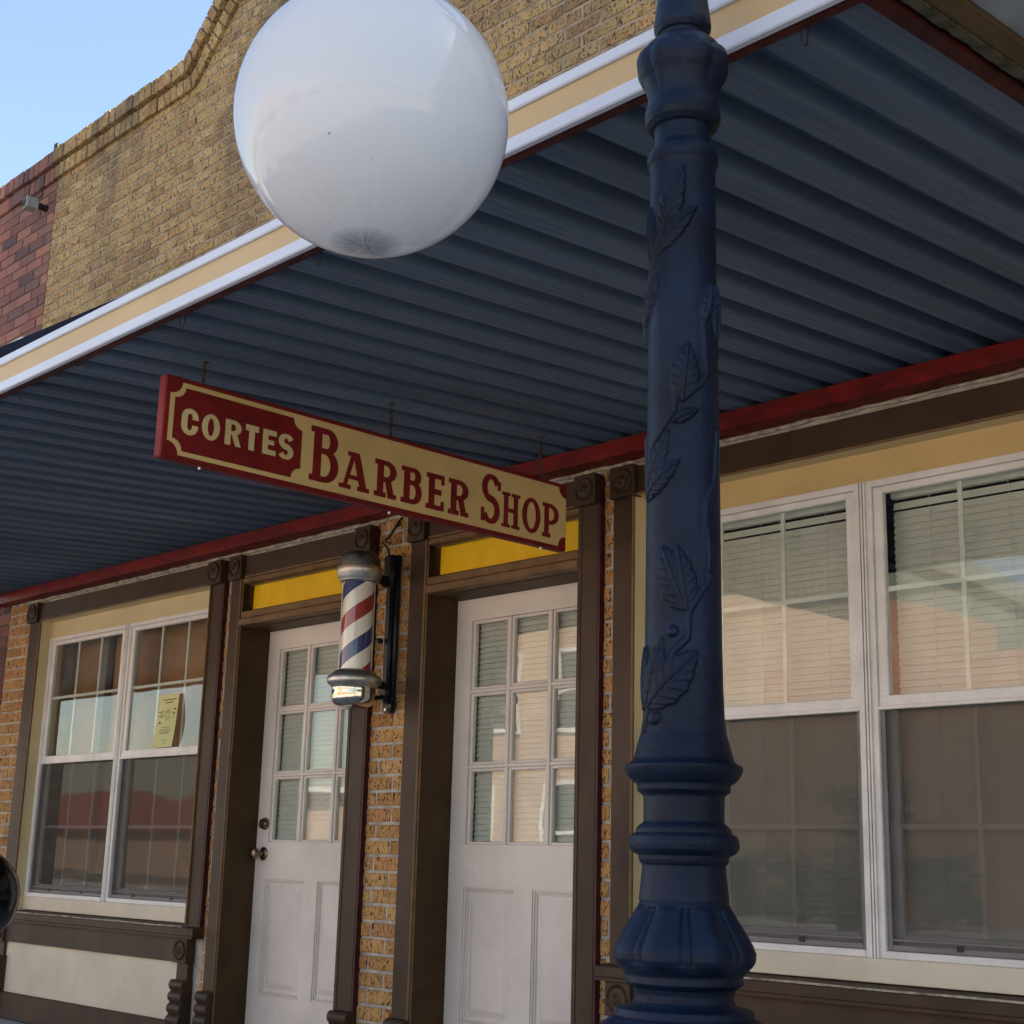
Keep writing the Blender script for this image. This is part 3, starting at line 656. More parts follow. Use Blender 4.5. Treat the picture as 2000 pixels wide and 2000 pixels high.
# ------------------------------------------------------------------ hanging sign
SX = -3.6
sign = thing('hanging_sign', 'red and cream CORTES BARBER SHOP board hanging on chains under the canopy', 'sign', (SX-.018, -1.03, 2.19))
YA, YB, ZA, ZB = -1.862, -.188, 2.062, 2.311
m = MB(); m.box(SX-.038, SX, YA, YB, ZA, ZB, bev=.004); m.build('board', M['signred'], sign)
def notched(y0, y1, z0, z1, r, n=8, corners=(1,1,1,1)):
    P = []
    for (cy, cz, a0, on) in ((y0,z0,90,corners[0]),(y1,z0,180,corners[1]),(y1,z1,270,corners[2]),(y0,z1,0,corners[3])):
        if on:
            for i in range(n+1):
                a = math.radians(a0-90*i/n); P.append((cy+r*math.cos(a), cz+r*math.sin(a)))
        else: P.append((cy, cz))
    return P
def fanplate(mb, P, x0, x1):
    cy = sum(p[0] for p in P)/len(P); cz = sum(p[1] for p in P)/len(P); n = len(P)
    vs = [(x1,cy,cz)]+[(x1,p[0],p[1]) for p in P]+[(x0,p[0],p[1]) for p in P]
    mb.add(vs, [(0,1+i,1+(i+1)%n) for i in range(n)]+[(1+i,1+n+i,1+n+(i+1)%n,1+(i+1)%n) for i in range(n)])
# cream field = convex pieces: body + strips between the scooped corners
def field(mb, y0, y1, z0, z1, r, x0, x1):
    a = notched(y0, y1, z0, z1, r)
    k = 9
    c1, c2, c3, c4 = a[0:k], a[k:2*k], a[2*k:3*k], a[3*k:4*k]
    def quadstrip(c, cy):   # polygon between the scoop and the vertical line at cy
        for i in range(len(c)-1):
            p, q = c[i], c[i+1]
            mb.prism([p, q, (cy, q[1]), (cy, p[1])], 'x', x0, x1)
    quadstrip(c1, y0+r); quadstrip(c2, y1-r); quadstrip(c3, y1-r); quadstrip(c4, y0+r)
    mb.prism([(y0+r,z0),(y1-r,z0),(y1-r,z1),(y0+r,z1)], 'x', x0, x1)
    mb.prism([(y0,z0+r),(y0+r,z0+r),(y0+r,z1-r),(y0,z1-r)], 'x', x0, x1); mb.prism([(y1-r,z0+r),(y1,z0+r),(y1,z1-r),(y1-r,z1-r)], 'x', x0, x1)
m = MB(); field(m, -1.844, -.194, 2.076, 2.296, .038, SX-.001, SX+.0012); m.build('cream_field', M['signcream'], sign)
m = MB(); field(m, -1.829, -1.377, 2.090, 2.281, .034, SX+.0005, SX+.0024); m.build('name_panel', M['signred'], sign)
# letters
class Letter:
    def __init__(s, y0, y1, z0, z1, w, x): s.y0, s.y1, s.z0, s.z1, s.w, s.x, s.k, s.mb = y0, y1, z0, z1, w, x, 0, MB()
    def put(s, P):
        s.k += 1; t = s.x+.0010+.00006*s.k
        n = len(P)
        vs = [(t,p[0],p[1]) for p in P]+[(s.x-.0003,p[0],p[1]) for p in P]
        s.mb.add(vs, [tuple(range(n))]+[(i,(i+1)%n,n+(i+1)%n,n+i) for i in range(n)])
    def W(s): return s.y1-s.y0
    def bar(s, ya, za, yb, zb): s.put([(ya,za),(yb,za),(yb,zb),(ya,zb)])
    def line(s, ya, za, yb, zb, w=None, horiz=True):
        w = w or s.w     # slanted stroke with horizontal ends
        s.put([(ya-w/2,za),(ya+w/2,za),(yb+w/2,zb),(yb-w/2,zb)])
    def arc(s, cy, cz, ry, rz, a0, a1, w=None, wz=None, n=22):
        w = w or s.w; wz = wz or w*.8
        for i in range(n):
            pass
        out = []; inn = []
        for i in range(n+1):
            a = math.radians(a0+(a1-a0)*i/n); out.append((cy+ry*math.cos(a), cz+rz*math.sin(a))); inn.append((cy+(ry-w)*math.cos(a), cz+(rz-wz)*math.sin(a)))
        s.k += 1; t = s.x+.0010+.00006*s.k; b_ = []
        vs = [(t,p[0],p[1]) for p in out]+[(t,p[0],p[1]) for p in inn]+[(s.x-.0003,p[0],p[1]) for p in out]+[(s.x-.0003,p[0],p[1]) for p in inn]
        N = n+1; fs = []
        for i in range(n): fs += [(i,i+1,N+i+1,N+i),(i,2*N+i,2*N+i+1,i+1),(N+i,N+i+1,3*N+i+1,3*N+i)]
        s.mb.add(vs, fs)
    def done(s, mat_): return s.mb.build('letter', mat_, sign)
def glyph(ch, y0, y1, z0, z1, w, x, slab, mat_):
    g = Letter(y0, y1, z0, z1, w, x); W = y1-y0; H = z1-z0; zm = (z0+z1)/2; cy = (y0+y1)/2; hs = w*.62
    s = w*.42 if slab else 0
    if ch == 'O':
        g.arc(cy, zm, W/2, H/2, 0, 360, w, hs*1.05, 40)
    elif ch == 'C':
        r = W/2; zz = H*.17
        g.arc(cy, z1-H*.34, r, H*.34, 0, 180, w, hs*1.2); g.arc(cy, z0+H*.34, r, H*.34, 180, 360, w, hs*1.2)
        g.bar(y0, z0+H*.34, y0+w, z1-H*.34); g.bar(y1-w, z1-H*.39, y1, z1-H*.335); g.bar(y1-w, z0+H*.335, y1, z0+H*.39)
    elif ch in 'RPB':
        sx = y0+s; bw = y1-sx
        if ch == 'R': bw *= .98
        g.bar(sx, z0, sx+w, z1)
        if slab: g.bar(y0, z1-hs, sx+w*.8, z1)
        zb_ = {'R': z0+H*.42, 'P': z0+H*.38, 'B': zm-.0+H*.02}[ch]
        hh = (z1-zb_); kx = sx+bw-min(bw*.62, hh*.62)
        if ch == 'B': kx = sx+(bw*.94)-min(bw*.6, hh*.5); rr = sx+bw*.94-kx
        else: rr = sx+bw-kx
        g.bar(sx+w*.5, z1-hs, kx, z1); g.bar(sx+w*.5, zb_, kx, zb_+hs)
        g.arc(kx, zb_+hh/2, rr, hh/2, -90, 90, w, hs)
        if ch == 'B':
            h2 = zb_+hs-z0; kx2 = sx+bw-min(bw*.6, h2*.5)
            g.bar(sx+w*.5, z0, kx2, z0+hs); g.bar(sx+w*.5, zb_+.0002, kx2, zb_+hs); g.arc(kx2, z0+h2/2, sx+bw-kx2, h2/2, -90, 90, w, hs)
            if slab: g.bar(y0, z0, sx+w*.8, z0+hs)
        if ch == 'R':
            ye = y1-(w*.5 if not slab else w*.75)
            g.line(ye, z0, sx+bw*.55, zb_+hs*.6, w*.98)
            if slab: g.bar(y0, z0, sx+w+s, z0+hs); g.bar(y1-w*1.35, z0, y1, z0+hs*.95)
        if ch == 'P' and slab: g.bar(y0, z0, sx+w+s, z0+hs)
    elif ch == 'T':
        g.bar(y0, z1-w*.95, y1, z1); g.bar(cy-w/2, z0, cy+w/2, z1-w*.5)
    elif ch == 'E':
        sx = y0+s; g.bar(sx, z0, sx+w, z1); g.bar(y0, z1-hs*(1.35 if not slab else 1), y1, z1); g.bar(y0, z0, y1, z0+hs*(1.35 if not slab else 1)); g.bar(sx+w*.5, zm-hs*.55, y1-W*.16, zm+hs*.6)
        if slab: g.bar(y1-w*.55, z1-H*.27, y1, z1-.001); g.bar(y1-w*.55, z0+.001, y1, z0+H*.27)
    elif ch == 'H':
        g.bar(y0+s, z0, y0+s+w*.92, z1); g.bar(y1-s-w*.92, z0, y1-s, z1); g.bar(y0+s+w*.5, zm-hs*.5, y1-s-w*.5, zm+hs*.5)
        for zz in (z0, z1-hs*.8): g.bar(y0, zz, y0+2*s+w*.92, zz+hs*.8); g.bar(y1-2*s-w*.92, zz, y1, zz+hs*.8)
    elif ch == 'A':
        ax = cy-.002
        g.line(y0+W*.17, z0, ax-w*.12, z1, w*.62); g.line(y1-W*.18, z0, ax+w*.16, z1, w*1.05)
        g.bar(y0+W*.27, z0+H*.27, y1-W*.3, z0+H*.27+hs*.85)
        g.bar(y0, z0, y0+W*.39, z0+hs*.85); g.bar(y1-W*.40, z0, y1, z0+hs*.85); g.bar(ax-w*1.05, z1-hs*.85, ax+w*.35, z1)
    elif ch == 'S':
        ry = (W-w)/2; rz = (H-hs)/4; C_ = []
        for k in range(25): a = math.radians(18+252*k/24); C_.append((cy+ry*.97*math.cos(a), z1-hs/2-rz+rz*math.sin(a)))
        for k in range(1, 25): a = math.radians(90-248*k/24); C_.append((cy+ry*math.cos(a), z0+hs/2+rz+rz*math.sin(a)))
        C2 = C_
        for _ in range(3): C2 = [C2[0]]+[((C2[k-1][0]+2*C2[k][0]+C2[k+1][0])/4, (C2[k-1][1]+2*C2[k][1]+C2[k+1][1])/4) for k in range(1, len(C2)-1)]+[C2[-1]]
        A_ = []; B_ = []; n = len(C2)
        for k in range(n):
            p, q = C2[max(k-1,0)], C2[min(k+1,n-1)]; tx, tz = q[0]-p[0], q[1]-p[1]; l = math.hypot(tx, tz); tx /= l; tz /= l
            mid = math.exp(-((k-n/2)/7.0)**2)
            th_ = hs+(w-hs)*max(abs(tz), mid); A_.append((C2[k][0]-tz*th_/2, C2[k][1]+tx*th_/2)); B_.append((C2[k][0]+tz*th_/2, C2[k][1]-tx*th_/2))
        g.k += 1; t_ = x+.0010+.00006*g.k
        vs = [(t_,)+p for p in A_]+[(t_,)+p for p in B_]; vs += [(x-.0003, p[1], p[2]) for p in vs]
        g.mb.add(vs, [(i,i+1,n+i+1,n+i) for i in range(n-1)]+[(i,2*n+i,2*n+i+1,i+1) for i in range(n-1)]+[(n+i,n+i+1,3*n+i+1,3*n+i) for i in range(n-1)]+[(0,n,3*n,2*n),(n-1,2*n-1,4*n-1,3*n-1)])
        if slab:
            g.bar(y1-w*.55, z1-H*.30, y1+.001, z1-H*.12); g.bar(y0, z0+H*.03, y0+w*.6, z0+H*.30)
    return g.done(mat_)
XR1 = SX+.0024
for ch, a, c in (('C',-1.803,-1.747),('O',-1.734,-1.673),('R',-1.654,-1.597),('T',-1.583,-1.537),('E',-1.5205,-1.4715),('S',-1.4635,-1.406)):
    ov = .001 if ch in 'COS' else 0
    glyph(ch, a, c, 2.1435-ov, 2.2215+ov, .0195, XR1, False, M['letter'])
XR2 = SX+.0012
glyph('B', -1.343, -1.231, 2.0985, 2.2745, .031, XR2, True, M['signred'])
for ch, a, c in (('A',-1.226,-1.104),('R',-1.0845,-.992),('B',-.9725,-.883),('E',-.8645,-.7845),('R',-.7655,-.673)):
    glyph(ch, a, c, 2.0985, 2.222, .0265 if ch != 'A' else .027, XR2, True, M['signred'])
glyph('S', -.6145, -.5245, 2.097, 2.2745, .026, XR2, True, M['signred'])
for ch, a, c in (('H',-.5165,-.4275),('O',-.416,-.325),('P',-.315,-.2315)):
    glyph(ch, a, c, 2.0985, 2.222+(.006 if ch == 'O' else .002), .0235, XR2, True, M['signred'])
for y in (-1.728, -1.010, -.309):
    m = MB(); top = zc(y, -.001); cx = SX-.019
    rod = .035 if y > -1.5 else .012
    m.box(cx-.014, cx+.014, y-.007, y+.007, top-.004, top, bev=.001)
    m.tube([(cx, y, top), (cx, y, top-rod-.002)], .0022, 6)
    z = top-rod; k = 0; end = ZB+.004
    nl = max(2, int(round((z-end)/.0145))); step = (z-end)/nl
    for i in range(nl):
        cz = z-step*(i+.5); hl = step*.5+.0035
        pts = []
        for q in range(14):
            a = 2*PI*q/14; u = .0052*math.cos(a); v = hl*math.sin(a)
            pts.append((cx+(u if i % 2 else 0), y+(0 if i % 2 else u), cz+v))
        m.tube(pts, .0019, 5, closed=True)
    m.tube([(cx, y-.004, ZB+.008),(cx,y-.004,ZB-.004)], .0016, 5); m.tube([(cx, y+.004, ZB+.008),(cx,y+.004,ZB-.004)], .0016, 5)
    m.build('chain', M['chain'], sign)
    m = MB(); m.lathe([(ZA-.009,0),(ZA-.008,.004),(ZA-.003,.005),(ZA+.001,.005)], (cx,y+.01,0), 10); m.build('bolt', M['steel'], sign)

# ------------------------------------------------------------------ barber pole
PX, PY = -4.77, -.22
pole = thing('barber_pole', 'chrome-capped red, white and blue striped barber pole on a black wall bracket', 'barber pole', (PX, PY, 1.56))
cap = [(2.2192, 0.0), (2.2164, 0.0267), (2.2127, 0.049), (2.2044, 0.0668), (2.1952, 0.078), (2.1813, 0.0846), (2.1491, 0.0863)]
rim = [(2.1491,.0863),(2.1463, 0.0943), (2.1353, 0.0964), (2.1169, 0.0955), (2.1114, 0.091), (2.1022, 0.0901), (2.0963, 0.0843), (2.0849, 0.0798), (2.0794, 0.0665)]
foot1 = [(1.7166, 0.0656), (1.7122, 0.0765), (1.7056, 0.0874), (1.6924, 0.0939), (1.6893, 0.107), (1.6814, 0.1122), (1.6682, 0.1126), (1.6586, 0.1099), (1.6507, 0.0981), (1.6454, 0.0937), (1.641, 0.0907)]
foot2 = [(1.641,.0907),(1.6353, 0.0889), (1.6244, 0.0897), (1.5982, 0.0897), (1.583, 0.0848), (1.5699, 0.0717), (1.5625, 0.0522), (1.5582, 0.0261), (1.5569, 0.0)]
m = MB(); m.lathe(cap, (PX,PY,0), 56); m.build('dome_cap', M['steeldark'], pole)
m = MB(); m.lathe(rim, (PX,PY,0), 56); m.build('upper_collar', M['steel'], pole)
m = MB(); m.lathe([(2.085-1.9,.0648),(1.712-1.9,.0645)], (0,0,0), 96); cyl = m.build('striped_cylinder', M['stripes']); cyl.parent = pole; cyl.location = (0,0,1.9-1.56)
m = MB()
for a in (50, 140, 230):
    a = math.radians(a); m.tube([(PX+.067*math.cos(a),PY+.067*math.sin(a),2.083),(PX+.067*math.cos(a),PY+.067*math.sin(a),1.714)], .0028, 8)
m.build('guard_rod', M['steel'], pole)
m = MB(); m.lathe(foot1, (PX,PY,0), 56); m.build('lower_collar', M['steel'], pole)
m = MB(); m.lathe(foot2, (PX,PY,0), 56); m.build('bowl', M['chrome'], pole)
m = MB(); BX = -4.786
m.box(BX-.030, BX+.030, -.028, -.002, 1.592, 2.235, bev=.008)
m.box(BX-.020, BX+.020, -.050, -.028, 1.60, 2.10, bev=.008); m.box(BX-.032, BX+.032, -.062, -.028, 2.09, 2.232, bev=.012); m.box(BX-.028, BX+.028, -.056, -.028, 1.615, 1.675, bev=.01)
for z in (1.86,): m.lathe([(-.085,0),(-.083,.010),(-.06,.012)], (BX-.02,0,z), 12, 'y')
m.prism([(BX-.030,1.593),(BX+.030,1.593),(BX+.018,1.558),(BX-.018,1.558)], 'y', -.030, -.002)
m.tube([(BX-.01,-.06,2.10),(BX-.002,-.10,2.115),(PX,PY+.08,2.118)], .012, 10); m.tube([(BX,-.045,1.625),(BX,-.10,1.612),(PX,PY+.08,1.61)], .010, 10)
m.box(BX-.020, BX+.020, PY+.075, -.055, 2.105, 2.135, bev=.004); m.box(BX-.020, BX+.020, PY+.095, -.055, 1.655, 1.685, bev=.004)
m.build('bracket', M['blackiron'], pole)
m = MB(); m.lathe([(-.036,.007),(-.039,.007),(-.040,0)], (BX,0,1.572), 10, 'y'); m.build('bolt', M['steel'], pole)
m = MB(); m.tube([(BX-.005,-.05,2.232),(BX-.02,-.045,2.262),(BX-.045,-.05,2.285),(BX-.05,-.05,2.30),(BX-.03,-.05,2.303),(BX-.01,-.045,2.320),(BX+.006,-.035,2.35),(BX+.018,-.02,2.385),(BX+.022,-.01,2.40)], .0055, 7)
m.tube([(BX-.06,-.05,2.272),(BX-.052,-.052,2.296),(BX-.02,-.05,2.29),(BX-.0,-.045,2.285)], .004, 6); m.tube([(BX+.0,-.04,2.345),(BX+.03,-.03,2.362),(BX+.03,-.02,2.375)], .004, 6)
m.tube([(BX-.066,-.05,2.258),(BX-.06,-.05,2.285),(BX-.045,-.05,2.297)], .003, 6)
m.build('power_wire', M['wire'], pole)
m = MB(); m.tube([(BX-.048+.012*math.cos(a), -.054, 2.292+.012*math.sin(a)) for a in [i*PI/6 for i in range(12)]], .0022, 6, closed=True); m.build('wire_tie', M['wiregold'], pole)

# ------------------------------------------------------------------ street lamp
LX, LY = -1.398, -2.2
lamp = thing('street_lamp', 'navy blue cast iron street lamp post with embossed leaves and a large white globe', 'street lamp', (LX, LY, .06))
PROF = [(2.379, 0.0419), (2.3589, 0.0444), (2.3388, 0.0468), (2.3264, 0.0483), (2.3188, 0.0474), (2.3110, 0.0427), (2.3085, 0.0377), (2.3019, 0.037), (2.2989, 0.0418), (2.293, 0.0516), (2.2831, 0.0613), (2.2673, 0.0731), (2.2554, 0.0767), (2.2436, 0.0757), (2.2318, 0.071), (2.2201, 0.0644), (2.2006, 0.0585), (2.1889, 0.0567), (2.1811, 0.057), (2.1733, 0.0597), (2.1656, 0.0615), (2.1521, 0.0626), (2.1424, 0.0592), (2.1347, 0.0525), (2.1324, 0.0466), (2.1232, 0.0458), (2.104, 0.0461), (2.0992, 0.0488), (2.0907, 0.0549), (2.0811, 0.0583), (2.0716, 0.0578), (2.0659, 0.0546), (2.0564, 0.053), (2.0033, 0.0532), (1.9574, 0.0530), (1.8381, 0.0541), (1.7504, 0.0553), (1.636, 0.056), (1.5296, 0.0567), (1.4592, 0.057), (1.3679, 0.0575), (1.2783, 0.0583), (1.2122, 0.0594), (1.1687, 0.0610), (1.147, 0.0640), (1.1298, 0.069), (1.1148, 0.0728),
(1.1080, 0.0745), (1.1027, 0.0804), (1.0995, 0.0865), (1.0952, 0.0875), (1.0888, 0.0855), (1.0825, 0.0816), (1.0761, 0.0759), (1.0729, 0.0703), (1.0708, 0.0694), (1.0627, 0.0685), (1.0602, 0.0656), (1.0564, 0.0607), (1.0538, 0.0596), (1.0191, 0.0593), (1.0164, 0.061), (1.0128, 0.0664), (1.0076, 0.07), (1.0024, 0.0706), (1.0009, 0.0753), (0.9971, 0.0791), (0.9867, 0.0813), (0.9784, 0.0793), (0.9726, 0.0725), (0.9701, 0.0665), (0.9639, 0.0658), (0.9593, 0.0639), (0.9572, 0.0609), (0.9535, 0.0608), (0.9247, 0.0638), (0.9072, 0.0658), (0.9052, 0.0643), (0.9025, 0.0654), (0.898, 0.0681), (0.8838, 0.0764), (0.8635, 0.0895), (0.8473, 0.0988), (0.8372, 0.1027), (0.8272, 0.1021), (0.8191, 0.0985), (0.8111, 0.0911), (0.8055, 0.0854), (0.8031, 0.0845), (0.7941, 0.0848), (0.7911, 0.0815), (0.7861, 0.0735), (0.7792, 0.0711), (0.7693, 0.0708), (0.7633, 0.0766), (0.7600, 0.0895), (0.7584, 0.0978), (0.7499, 0.1002), (0.7483, 0.0977), (0.7465, 0.1039), (0.7386, 0.1138),
(.733,.122),(.722,.124),(.714,.118),(.70,.112),(.69,.112),(.68,.121),(.66,.123),(.65,.116),(.60,.112),(.35,.118),(.335,.126),(.31,.129),(.295,.124),(.27,.13),(.19,.16),(.15,.172),(.12,.172),(.115,.180),(.06,.182)]
LEAVES = [(-1.848, 1.9004, -0.427, 1.9786, 0.023), (-1.589, 1.9273, -0.838, 2.0488, 0.0269), (-1.972, 1.8885, -2.093, 1.9938, 0.0153), (-1.765, 1.8706, -2.453, 1.7795, 0.0153), (-0.241, 1.7853, 0.023, 1.8529, 0.0153), (0.326, 1.762, 0.262, 1.8558, 0.0153), (-0.888, 1.6515, -0.739, 1.7475, 0.0281), (-1.19, 1.6162, -0.427, 1.6388, 0.0128), (-2.053, 1.5076, -1.242, 1.6078, 0.023), (-2.053, 1.5021, -0.937, 1.5574, 0.0205), (-0.824, 1.3229, -1.445, 1.4248, 0.0325), (-0.787, 1.3229, -1.047, 1.4248, 0.026), (-1.93, 1.1817, -1.423, 1.2872, 0.0238), (-2.054, 1.1773, -2.054, 1.2783, 0.0173), (-1.86, 1.1817, -0.521, 1.265, 0.0368), (-0.223, 1.3815, -0.269, 1.4592, 0.013)]
VINES = [[(-2.357, 1.8322), (-2.017, 1.8795), (-1.848, 1.9004), (-1.407, 1.9574)], [(-2.054, 1.1363), (-1.992, 1.1578), (-1.86, 1.186), (-1.445, 1.2232), (-1.161, 1.2606), (-0.787, 1.2827), (-0.75, 1.3229), (-0.399, 1.3544), (-0.126, 1.3747), (-0.314, 1.4088), (-0.223, 1.494), (0.108, 1.5241), (0.262, 1.6078)], [(-2.053, 1.5021), (-1.893, 1.5797), (-1.407, 1.6134), (-1.138, 1.636), (-1.087, 1.6558), (-1.138, 1.6929)], [(-0.888, 1.653), (-0.371, 1.6814), (-0.191, 1.6986), (-0.284, 1.7795), (-0.124, 1.8146)]]
BALLS = [(-1.161, 1.2927, 0.009), (-1.632, 1.1665, 0.011)]
LEAVES += [(a+PI+.3, z, c+PI+.3, q, w_) for a, z, c, q, w_ in LEAVES]; VINES += [[(a+PI+.3, z) for a, z in v] for v in VINES]; BALLS += [(a+PI+.3, z, r) for a, z, r in BALLS]
RS = .0565
import numpy as np
def relief(TH, Z):
    H = np.zeros_like(TH)
    def wrap(d): return (d+PI) % (2*PI)-PI
    for a, z, c, q, wd in LEAVES:
        L_ = math.hypot((c-a)*RS, q-z); ux, uz = (c-a)*RS/L_, (q-z)/L_
        X_ = wrap(TH-a)*RS; Z_ = Z-z
        t = (X_*ux+Z_*uz)/L_; s_ = -X_*uz+Z_*ux
        tt = np.clip(t, 0, 1); hw = wd*.78*np.sin(PI*tt**.75)**.8*(1+.12*np.abs(np.sin(tt*PI*5)))
        hw = np.maximum(hw, 1e-5); u = np.abs(s_)/hw
        inside = (t > 0) & (t < 1) & (u < 1)
        edge = np.clip((1-u)*hw/.0032, 0, 1); edge = edge*edge*(3-2*edge)
        body = .0044+.0044*np.sin(PI*tt)*(1-u*u)
        veins = -.0020*(np.clip(np.sin((tt*7-u*1.1)*2*PI), .2, 1)-.2)*np.clip(u*3, 0, 1)
        rib = .0016*np.exp(-(s_/.0014)**2)-.0011*np.exp(-((np.abs(s_)-.0035)/.0013)**2)
        H = np.maximum(H, np.where(inside, edge*(body+veins+rib), 0))
    for v in VINES:
        best = np.full_like(TH, 9.0)
        for (a, z), (c, q) in zip(v, v[1:]):
            dx, dz = (c-a)*RS, q-z; LL = dx*dx+dz*dz; X_ = wrap(TH-a)*RS; Z_ = Z-z
            t = np.clip((X_*dx+Z_*dz)/LL, 0, 1); best = np.minimum(best, np.hypot(X_-t*dx, Z_-t*dz))
        r = .0052; H = np.maximum(H, np.sqrt(np.clip(1-(best/r)**2, 0, 1))*.0046)
    for a, z, r in BALLS:
        dd = np.hypot(wrap(TH-a)*RS, Z-z); H = np.maximum(H, np.sqrt(np.clip(1-(dd/r)**2, 0, 1))*.008)
    return H
def post_part(name, zhi, zlo, dz, nth, fn):
    zs = [z for z, r in PROF if zlo-1e-6 <= z <= zhi+1e-6]
    extra = list(np.arange(zlo, zhi, dz)); zz = np.array(sorted(set([round(float(v), 5) for v in zs+extra+[zhi]])))
    rr = np.interp(zz, [p[0] for p in PROF][::-1], [p[1] for p in PROF][::-1])
    th = np.linspace(0, 2*PI, nth, endpoint=False); TH, Z = np.meshgrid(th, zz); RR = np.repeat(rr[:,None], nth, 1)
    RR = RR+fn(TH, Z, RR)
    X_ = LX+RR*np.cos(TH); Y_ = LY+RR*np.sin(TH); co = np.stack([X_, Y_, Z], -1).reshape(-1, 3)
    nz_ = len(zz); i = np.arange(nz_-1)[:,None]*nth; j = np.arange(nth)[None,:]; j2 = (j+1) % nth
    F = np.stack([i+j, i+j2, i+nth+j2, i+nth+j], -1).reshape(-1, 4)
    me = bpy.data.meshes.new(name); me.vertices.add(len(co)); me.vertices.foreach_set('co', co.ravel()-np.tile([LX,LY,.06], len(co)))
    me.loops.add(F.size); me.loops.foreach_set('vertex_index', F.ravel().astype(np.int32)); me.polygons.add(len(F))
    me.polygons.foreach_set('loop_start', np.arange(0, F.size, 4, dtype=np.int32)); me.polygons.foreach_set('loop_total', np.full(len(F), 4, dtype=np.int32))
    me.polygons.foreach_set('use_smooth', np.ones(len(F), dtype=bool)); me.update(calc_edges=True); me.validate(); me.materials.append(M['navy'])
    o = bpy.data.objects.new(name, me); scene.collection.objects.link(o); o.parent = lamp; return o
post_part('shaft', 2.0659, 1.147, .0016, 340, lambda T, Z, R_: relief(T, Z))
def capf(T, Z, R_):
    k = np.clip((Z-2.18)/.06, 0, 1)*np.clip((2.285-Z)/.02, 0, 1); lob = np.abs(np.sin(4*T+.5)); 
    return k*(.005*lob-.003)-.004*np.exp(-((Z-2.266-.012*lob)/.004)**2)*k
post_part('capital', 2.379, 2.0659, .002, 256, capf)
th0 = -.88
def basef(T, Z, R_):
    k = np.clip((Z-.812)/.012, 0, 1)*np.clip((.899-Z)/.004, 0, 1)
    d_ = ((T-th0-.04)+PI/8) % (PI/4)-PI/8; s_ = d_*R_; gw = .007*np.clip(R_/.09, .6, 1.2)
    g = -.0045*np.exp(-((np.abs(s_)-gw)/.0022)**2)
    lobe = .0035*np.cos(8*(T-th0-.04)+PI)
    k2 = np.clip((Z-.36)/.01, 0, 1)*np.clip((.60-Z)/.01, 0, 1)
    flute = -.004*np.abs(np.cos(8*T))
    return k*(g+lobe)+k2*flute
post_part('pedestal', 1.147, .06, .0025, 256, basef)
# upper column, finial and the bracket arm that carries the globe (above the picture)
m = MB(); m.lathe([(2.379,.0419),(2.42,.038),(2.47,.040),(2.48,.05),(2.49,.05),(2.50,.038),(2.9,.034),(2.91,.045),(2.93,.045),(2.94,.03),(3.0,.026),(3.04,.035),(3.07,.02),(3.12,.006),(3.13,0)], (LX,LY,0), 40); m.build('upper_column', M['navy'], lamp)
GX, GY, GZ, GR = -1.6818, -2.6244, 2.0921, .2165
m = MB(); dx, dy = GX-LX, GY-LY
pts = [(LX,LY,2.62)]
for i in range(1, 15):
    t = i/14; pts.append((LX+dx*(1-math.cos(t*PI*.5)), LY+dy*(1-math.cos(t*PI*.5)), 2.62+.16*math.sin(t*PI)+(-.24*t)))
pts.append((GX,GY,GZ+GR+.05)); m.tube(pts, .014, 12)
m.build('bracket_arm', M['navy'], lamp)
m = MB(); m.lathe([(GZ+GR+.10,.02),(GZ+GR+.06,.035),(GZ+GR+.03,.065),(GZ+GR+.0,.068),(GZ+GR-.02,.07),(GZ+GR-.021,.062)], (GX,GY,0), 32); m.build('globe_holder', M['navy'], lamp)
m = MB(); pr = []
for i in range(0, 97):
    a = -PI/2+ (PI*.5+math.acos(.06/GR)*1.0)*i/96; pr.append((GR*math.sin(a), max(GR*math.cos(a), 0)))
pr[0] = (-GR-.001, 0.0); pr.insert(1, (-GR-.001, .006)); pr.insert(2, (-GR+.0005, .009))
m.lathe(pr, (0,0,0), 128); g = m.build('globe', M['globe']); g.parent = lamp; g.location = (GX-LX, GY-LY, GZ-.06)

# ------------------------------------------------------------------ red brick neighbour on the left
red = thing('red_brick_building', 'dark red brick building left of the buff brick shop', 'building', (-12, 0, .06))
rb = MB(); course_bricks(rb, -12.6, XL-.008, .065, 5.27, L_=.215, H=.0725, jt=.010, seed=21, blocks=((-12.2,-9.6,.06,2.5),)); rb.build('brick_wall', M['redbrick'], red, colattr=True)
rb = MB(); line = [(-12.6,5.475),(-10.5,5.475),(XL-.008,5.475)]
soldier(rb, line, offs(line,.098), -.050, .27, seed=31); soldier(rb, offs(line,.106), offs(line,.2), -.024, .005, seed=33); rb.build('parapet_coping', M['redbrick'], red, colattr=True)
rb = MB(); rb.box(-22, -12.2, .006, 9, .02, 5.46); rb.box(-12.2,-9.6,.006,.4,2.5,5.46); rb.box(-9.6, XL-.006, .006, .4, .02, 5.46); rb.box(-12.2, XL-.006, .4, 9, .02, 5.2); rb.build('wall_core', M['mortar_dark'], red)
rb = MB(); rb.box(-12.2,-9.6,.10,.14,.5,2.4); rb.build('shop_window', M['glass'], red)
rb = MB(); rb.box(-9.35, -8.78, -.012, .006, 4.08, 4.243, bev=.003); rb.build('painted_lintel', M['white'], red)
for q in ((-8.60,-8.56,-.02,.02,5.476,5.56),(-8.72,-8.66,-.03,.02,5.476,5.50)):
    rb = MB(); rb.box(*q, bev=.006); rb.build('parapet_clip', M['blackiron'], red)
nc = thing('navy_canopy', 'navy blue canopy over the pavement of the red brick building', 'canopy', (-13, -1.1, 2.4))
m = MB(); m.box(-19, -8.67, -2.30, -2.27, 2.30, 2.46, bev=.004); m.build('fascia', M['navyfab'], nc)
